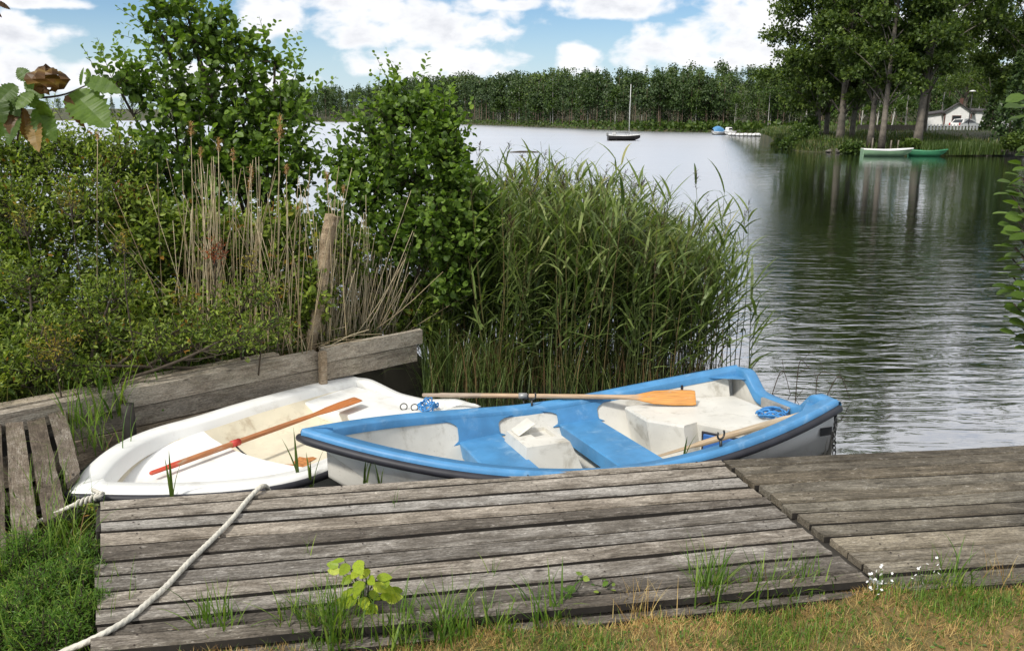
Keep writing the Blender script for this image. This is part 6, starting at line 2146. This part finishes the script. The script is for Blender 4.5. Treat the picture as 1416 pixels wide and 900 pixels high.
# floating jetty with two boats at the far shore
q0, q1 = W(1010, 186.2, 0.2), W(1084, 187.5, 0.2)
e = empty('floating_jetty', (q0[0], q0[1], 0), math.atan2(q1[1] - q0[1], q1[0] - q0[0]), 'long floating jetty with white floats at the far shore', 'jetty')
Lj = float(np.linalg.norm((q1 - q0)[:2]))
MB().box((Lj / 2, 0, .38), (Lj, 1.3, .12)).build('deck', M_barkL, e)
for i in range(13):
    o = MB(); o.tube([((i + .5) * Lj / 13 - .28, -.62, .22 + .05 * math.sin(i * 2)), ((i + .5) * Lj / 13 + .28, -.62, .22 + .04 * math.cos(i))], [.2, .24], 8)
    o.build('float', M_pfleck, e)
q = W(984, 187.0, 0)
e, h = small_boat('covered_boat', 984, 187.0, 2.4, 1.7, .5, 0.5, M_pfleck, M_pfleck, 'small white boat under a blue cover by the jetty', group='boats at the far jetty')
V = []; Fc = []
for i in range(7):
    s0 = .08 + .84 * i / 6
    for j in range(7):
        t = math.pi * j / 6
        V.append((s0 * 2.4, float(h.w(s0)) * 1.02 * math.cos(t), .46 + .95 * math.sin(t) * math.sin(math.pi * (.12 + .76 * i / 6)) ** .6))
for i in range(6):
    for j in range(6): Fc.append((i * 7 + j, i * 7 + j + 1, (i + 1) * 7 + j + 1, (i + 1) * 7 + j))
MB().add(V, Fc, smooth=True).build('cover', M_blue, e)
e, h = small_boat('cabin_boat', 1001, 187.0, 2.0, 1.4, .55, 0.4, M_pfleck, M_pfleck, 'small white cabin boat between blue cover and jetty', group='boats at the far jetty')
MB().box((.9, 0, .85), (.9, .9, .7), bev=.12).build('cabin', M_pfleck, e)
MB().box((.9, -.46, .98), (.6, .03, .25)).build('window', M_steel, e)
# little pier at the tip of the point
q0, q1 = W(1076, 189, .55), W(1104, 192, .6)
e = empty('small_pier', (q0[0], q0[1], 0), math.atan2(q1[1] - q0[1], q1[0] - q0[0]), 'little wooden pier at the tip of the point', 'pier')
Lj = float(np.linalg.norm((q1 - q0)[:2]))
for i in range(10): MB().box(((i + .5) * Lj / 10, 0, .6), (Lj / 10 - .04, 1.2, .06)).build('plank', M_barkL, e)
for x in (.3, Lj * .5, Lj - .2):
    for y in (-.5, .5): MB().tube([(x, y, -.5), (x, y, .95 if x < 1 else .56)], .07, 6).build('post', M_under, e)

# ------------------------------------------------------------------ house, car, fences, lamp
M_roof = plain('dark_roof', (0.05, 0.045, 0.045), .8, .2, 3)
M_brown = plain('brown_window', (0.10, 0.045, 0.03), .6, .2, 3)
M_glass = plain('dark_glass', (0.03, 0.035, 0.04), .12, .1, 3)
hd = 116.0
g0 = pz(1303, hd, 1.25)
e = empty('house', g0, -0.42, 'small white house with gable and dark roof behind the fence', 'house')
k = hd / F * .985
wall_w = 34 * k; eave = (176 - 158) * k + .3; apex = (176 - 146) * k + .3
V = [(0, 0, -.3), (wall_w, 0, -.3), (wall_w, 0, eave), (wall_w / 2, 0, apex), (0, 0, eave)]
V += [(x, 5.5, z) for x, y, z in V]
MB().add(V, [(0, 1, 2, 3, 4), (9, 8, 7, 6, 5), (0, 5, 6, 1), (1, 6, 7, 2), (4, 9, 5, 0)]).build('gable_wall', M_pfleck, e)
rf = MB()
for (xa, za, xb, zb) in ((-.35, eave - .22, wall_w / 2, apex + .02), (wall_w + .35, eave - .22, wall_w / 2, apex + .02)):
    V = [(xa, -.35, za), (xb, -.35, zb), (xb, 5.8, zb), (xa, 5.8, za)]
    V += [(x, y, z + .12) for x, y, z in V]
    rf.add(V, [(0, 1, 2, 3), (4, 5, 6, 7), (0, 1, 5, 4), (1, 2, 6, 5), (2, 3, 7, 6), (3, 0, 4, 7)])
ro = rf.build('roof', M_roof, e)
MB().box((wall_w * .62, 3, apex + .3), (.45, .45, .9)).build('chimney', M_brown, ro)
# left and right wings
for (xa, xb, h0, h1) in ((-23 * k, -.05, (178 - 160) * k - .1, (178 - 157) * k), (wall_w + .05, wall_w + 22 * k, (178 - 155) * k, (178 - 156) * k), (wall_w + 24 * k, wall_w + 50 * k, (178 - 165) * k + .4, (178 - 165) * k + .4)):
    V = [(xa, .5, -.3), (xb, .5, -.3), (xb, .5, h1), (xa, .5, h0)]
    V += [(x, 4.5, z) for x, y, z in V]
    MB().add(V, [(0, 1, 2, 3), (7, 6, 5, 4), (0, 4, 5, 1), (1, 5, 6, 2), (3, 7, 4, 0)]).build('wing_wall', M_pfleck, e)
    V = [(xa - .2, .2, h0 + .01), (xb + .02, .2, h1 + .01), (xb + .02, 4.8, h1 + .3), (xa - .2, 4.8, h0 + .3)]
    V += [(x, y, z + .14) for x, y, z in V]
    MB().add(V, [(0, 1, 2, 3), (4, 5, 6, 7), (0, 1, 5, 4), (1, 2, 6, 5), (2, 3, 7, 6), (3, 0, 4, 7)]).build('wing_roof', M_roof, e)
w_ = MB().box((wall_w * .46, -.04, eave * .55), (11 * k, .08, 12 * k)).build('window', M_brown, e)
MB().box((wall_w * .46, -.09, eave * .55), (9 * k, .03, 10 * k)).build('pane', M_glass, w_)
for x in (.12, wall_w - .12): MB().box((x, -.03, eave * .45), (.18, .06, eave)).build('corner_board', M_brown, e)

# white hatchback
cq = pz(1333, 104, 1.1)
car = empty('parked_car', cq, math.radians(28), 'white hatchback parked in front of the house', 'car')
prof = [(-1.9, .35), (-1.95, .65), (-1.88, .95), (-1.5, 1.0), (-1.15, 1.42), (-.3, 1.48), (.45, 1.40), (1.05, .98), (1.75, .85), (1.95, .62), (1.92, .33)]
V, Fc = [], []
for y, sh in ((-.80, .0), (-.72, .04), (.72, .04), (.80, .0)):
    for x, z in prof: V.append((x * (1 + (.01 if sh else 0)), y * (.84 if z > 1.2 else 1.0), z + sh * .3))
n = len(prof)
for r_ in range(3):
    for i in range(n):
        j = (i + 1) % n
        Fc.append((r_ * n + i, r_ * n + j, (r_ + 1) * n + j, (r_ + 1) * n + i))
Fc += [tuple(range(n)), tuple(range(4 * n - 1, 3 * n - 1, -1))]
MB().add(V, Fc).build('body', M_pfleck, car)
for sd in (-1, 1):
    for xa, xb, xc, xd in ((-1.28, -.42, -.42, -1.02), (-.34, .85, .36, -.34)):
        MB().add([(xa, sd * .785, 1.02), (xb, sd * .785, 1.02), (xc, sd * .70, 1.36), (xd, sd * .70, 1.36)], [(0, 1, 2, 3)]).build('side_window', M_glass, car)
    for x in (-1.2, 1.25):
        wh = MB().tube([(x, sd * .62, .31), (x, sd * .83, .31)], .31, 14).build('wheel', M_rubber, car)
        MB().tube([(x, sd * .83, .31), (x, sd * .845, .31)], .18, 10).build('rim', M_alu, wh)
    MB().box((-1.93, sd * .66, .85), (.08, .18, .3)).build('tail_light', plain('red_lamp', (.4, .02, .02), .3, .1, 3), car)
MB().add([(-1.56, -.62, 1.03), (-1.56, .62, 1.03), (-1.22, .52, 1.39), (-1.22, -.52, 1.39)], [(0, 1, 2, 3)]).build('rear_window', M_glass, car)
MB().add([(1.09, -.62, 1.0), (1.09, .62, 1.0), (.52, .52, 1.4), (.52, -.52, 1.4)], [(0, 1, 2, 3)]).build('windscreen', M_glass, car)

# picket fences
def fence(px0, px1, d0, d1, z0, n, mat, label, w=.16, h=.85, gap=True, hid=()):
    a, b_ = pz(px0, d0, z0), pz(px1, d1, z0)
    L = float(np.linalg.norm((b_ - a)[:2]))
    e = empty('picket_fence', a, math.atan2(b_[1] - a[1], b_[0] - a[0]), label, 'fence', 'fences before the house')
    p0 = None
    for i in range(n):
        if p0 is None:
            V = [(-w / 2, -.012, -.1), (w / 2, -.012, -.1), (w / 2, -.012, h - .06), (0, -.012, h), (-w / 2, -.012, h - .06)]
            V += [(x, .012, z) for x, y, z in V]
            p0 = MB().add(V, [(0, 1, 2, 3, 4), (9, 8, 7, 6, 5), (0, 5, 6, 1), (1, 6, 7, 2), (2, 7, 8, 3), (3, 8, 9, 4), (4, 9, 5, 0)]).build('picket', mat, e); o = p0
        else:
            o = p0.copy(); COL.objects.link(o)
        o.location = (L * i / (n - 1), 0, .02 * math.sin(i * 1.7))
    for z in (.2, .6): MB().box((L / 2, .045, z), (L, .05, .09)).build('rail', M_under, e)
    return e


fence(1277, 1350, 88, 90, 1.2, 17, M_pfleck, 'white picket fence in front of the house', .20, .85)
fence(1186, 1275, 92, 88.5, 1.2, 36, M_under, 'dark board fence between the alder trunks', .17, .8)
# street lamp
lq = pz(1338, 98, 1.2)
e = empty('street_lamp', lq, 0, 'lamp post with flat white head right of the house', 'lamp')
hh = float(W(1338, 127, d=98)[2]) - 1.2
MB().tube([(0, 0, -.2), (0, 0, hh)], [.06, .045], 8).build('post', M_steel, e)
MB().tube([(0, 0, hh), (0, 0, hh + .08), (0, 0, hh + .16)], [.34, .32, .08], 12).build('lamp_head', M_pfleck, e)
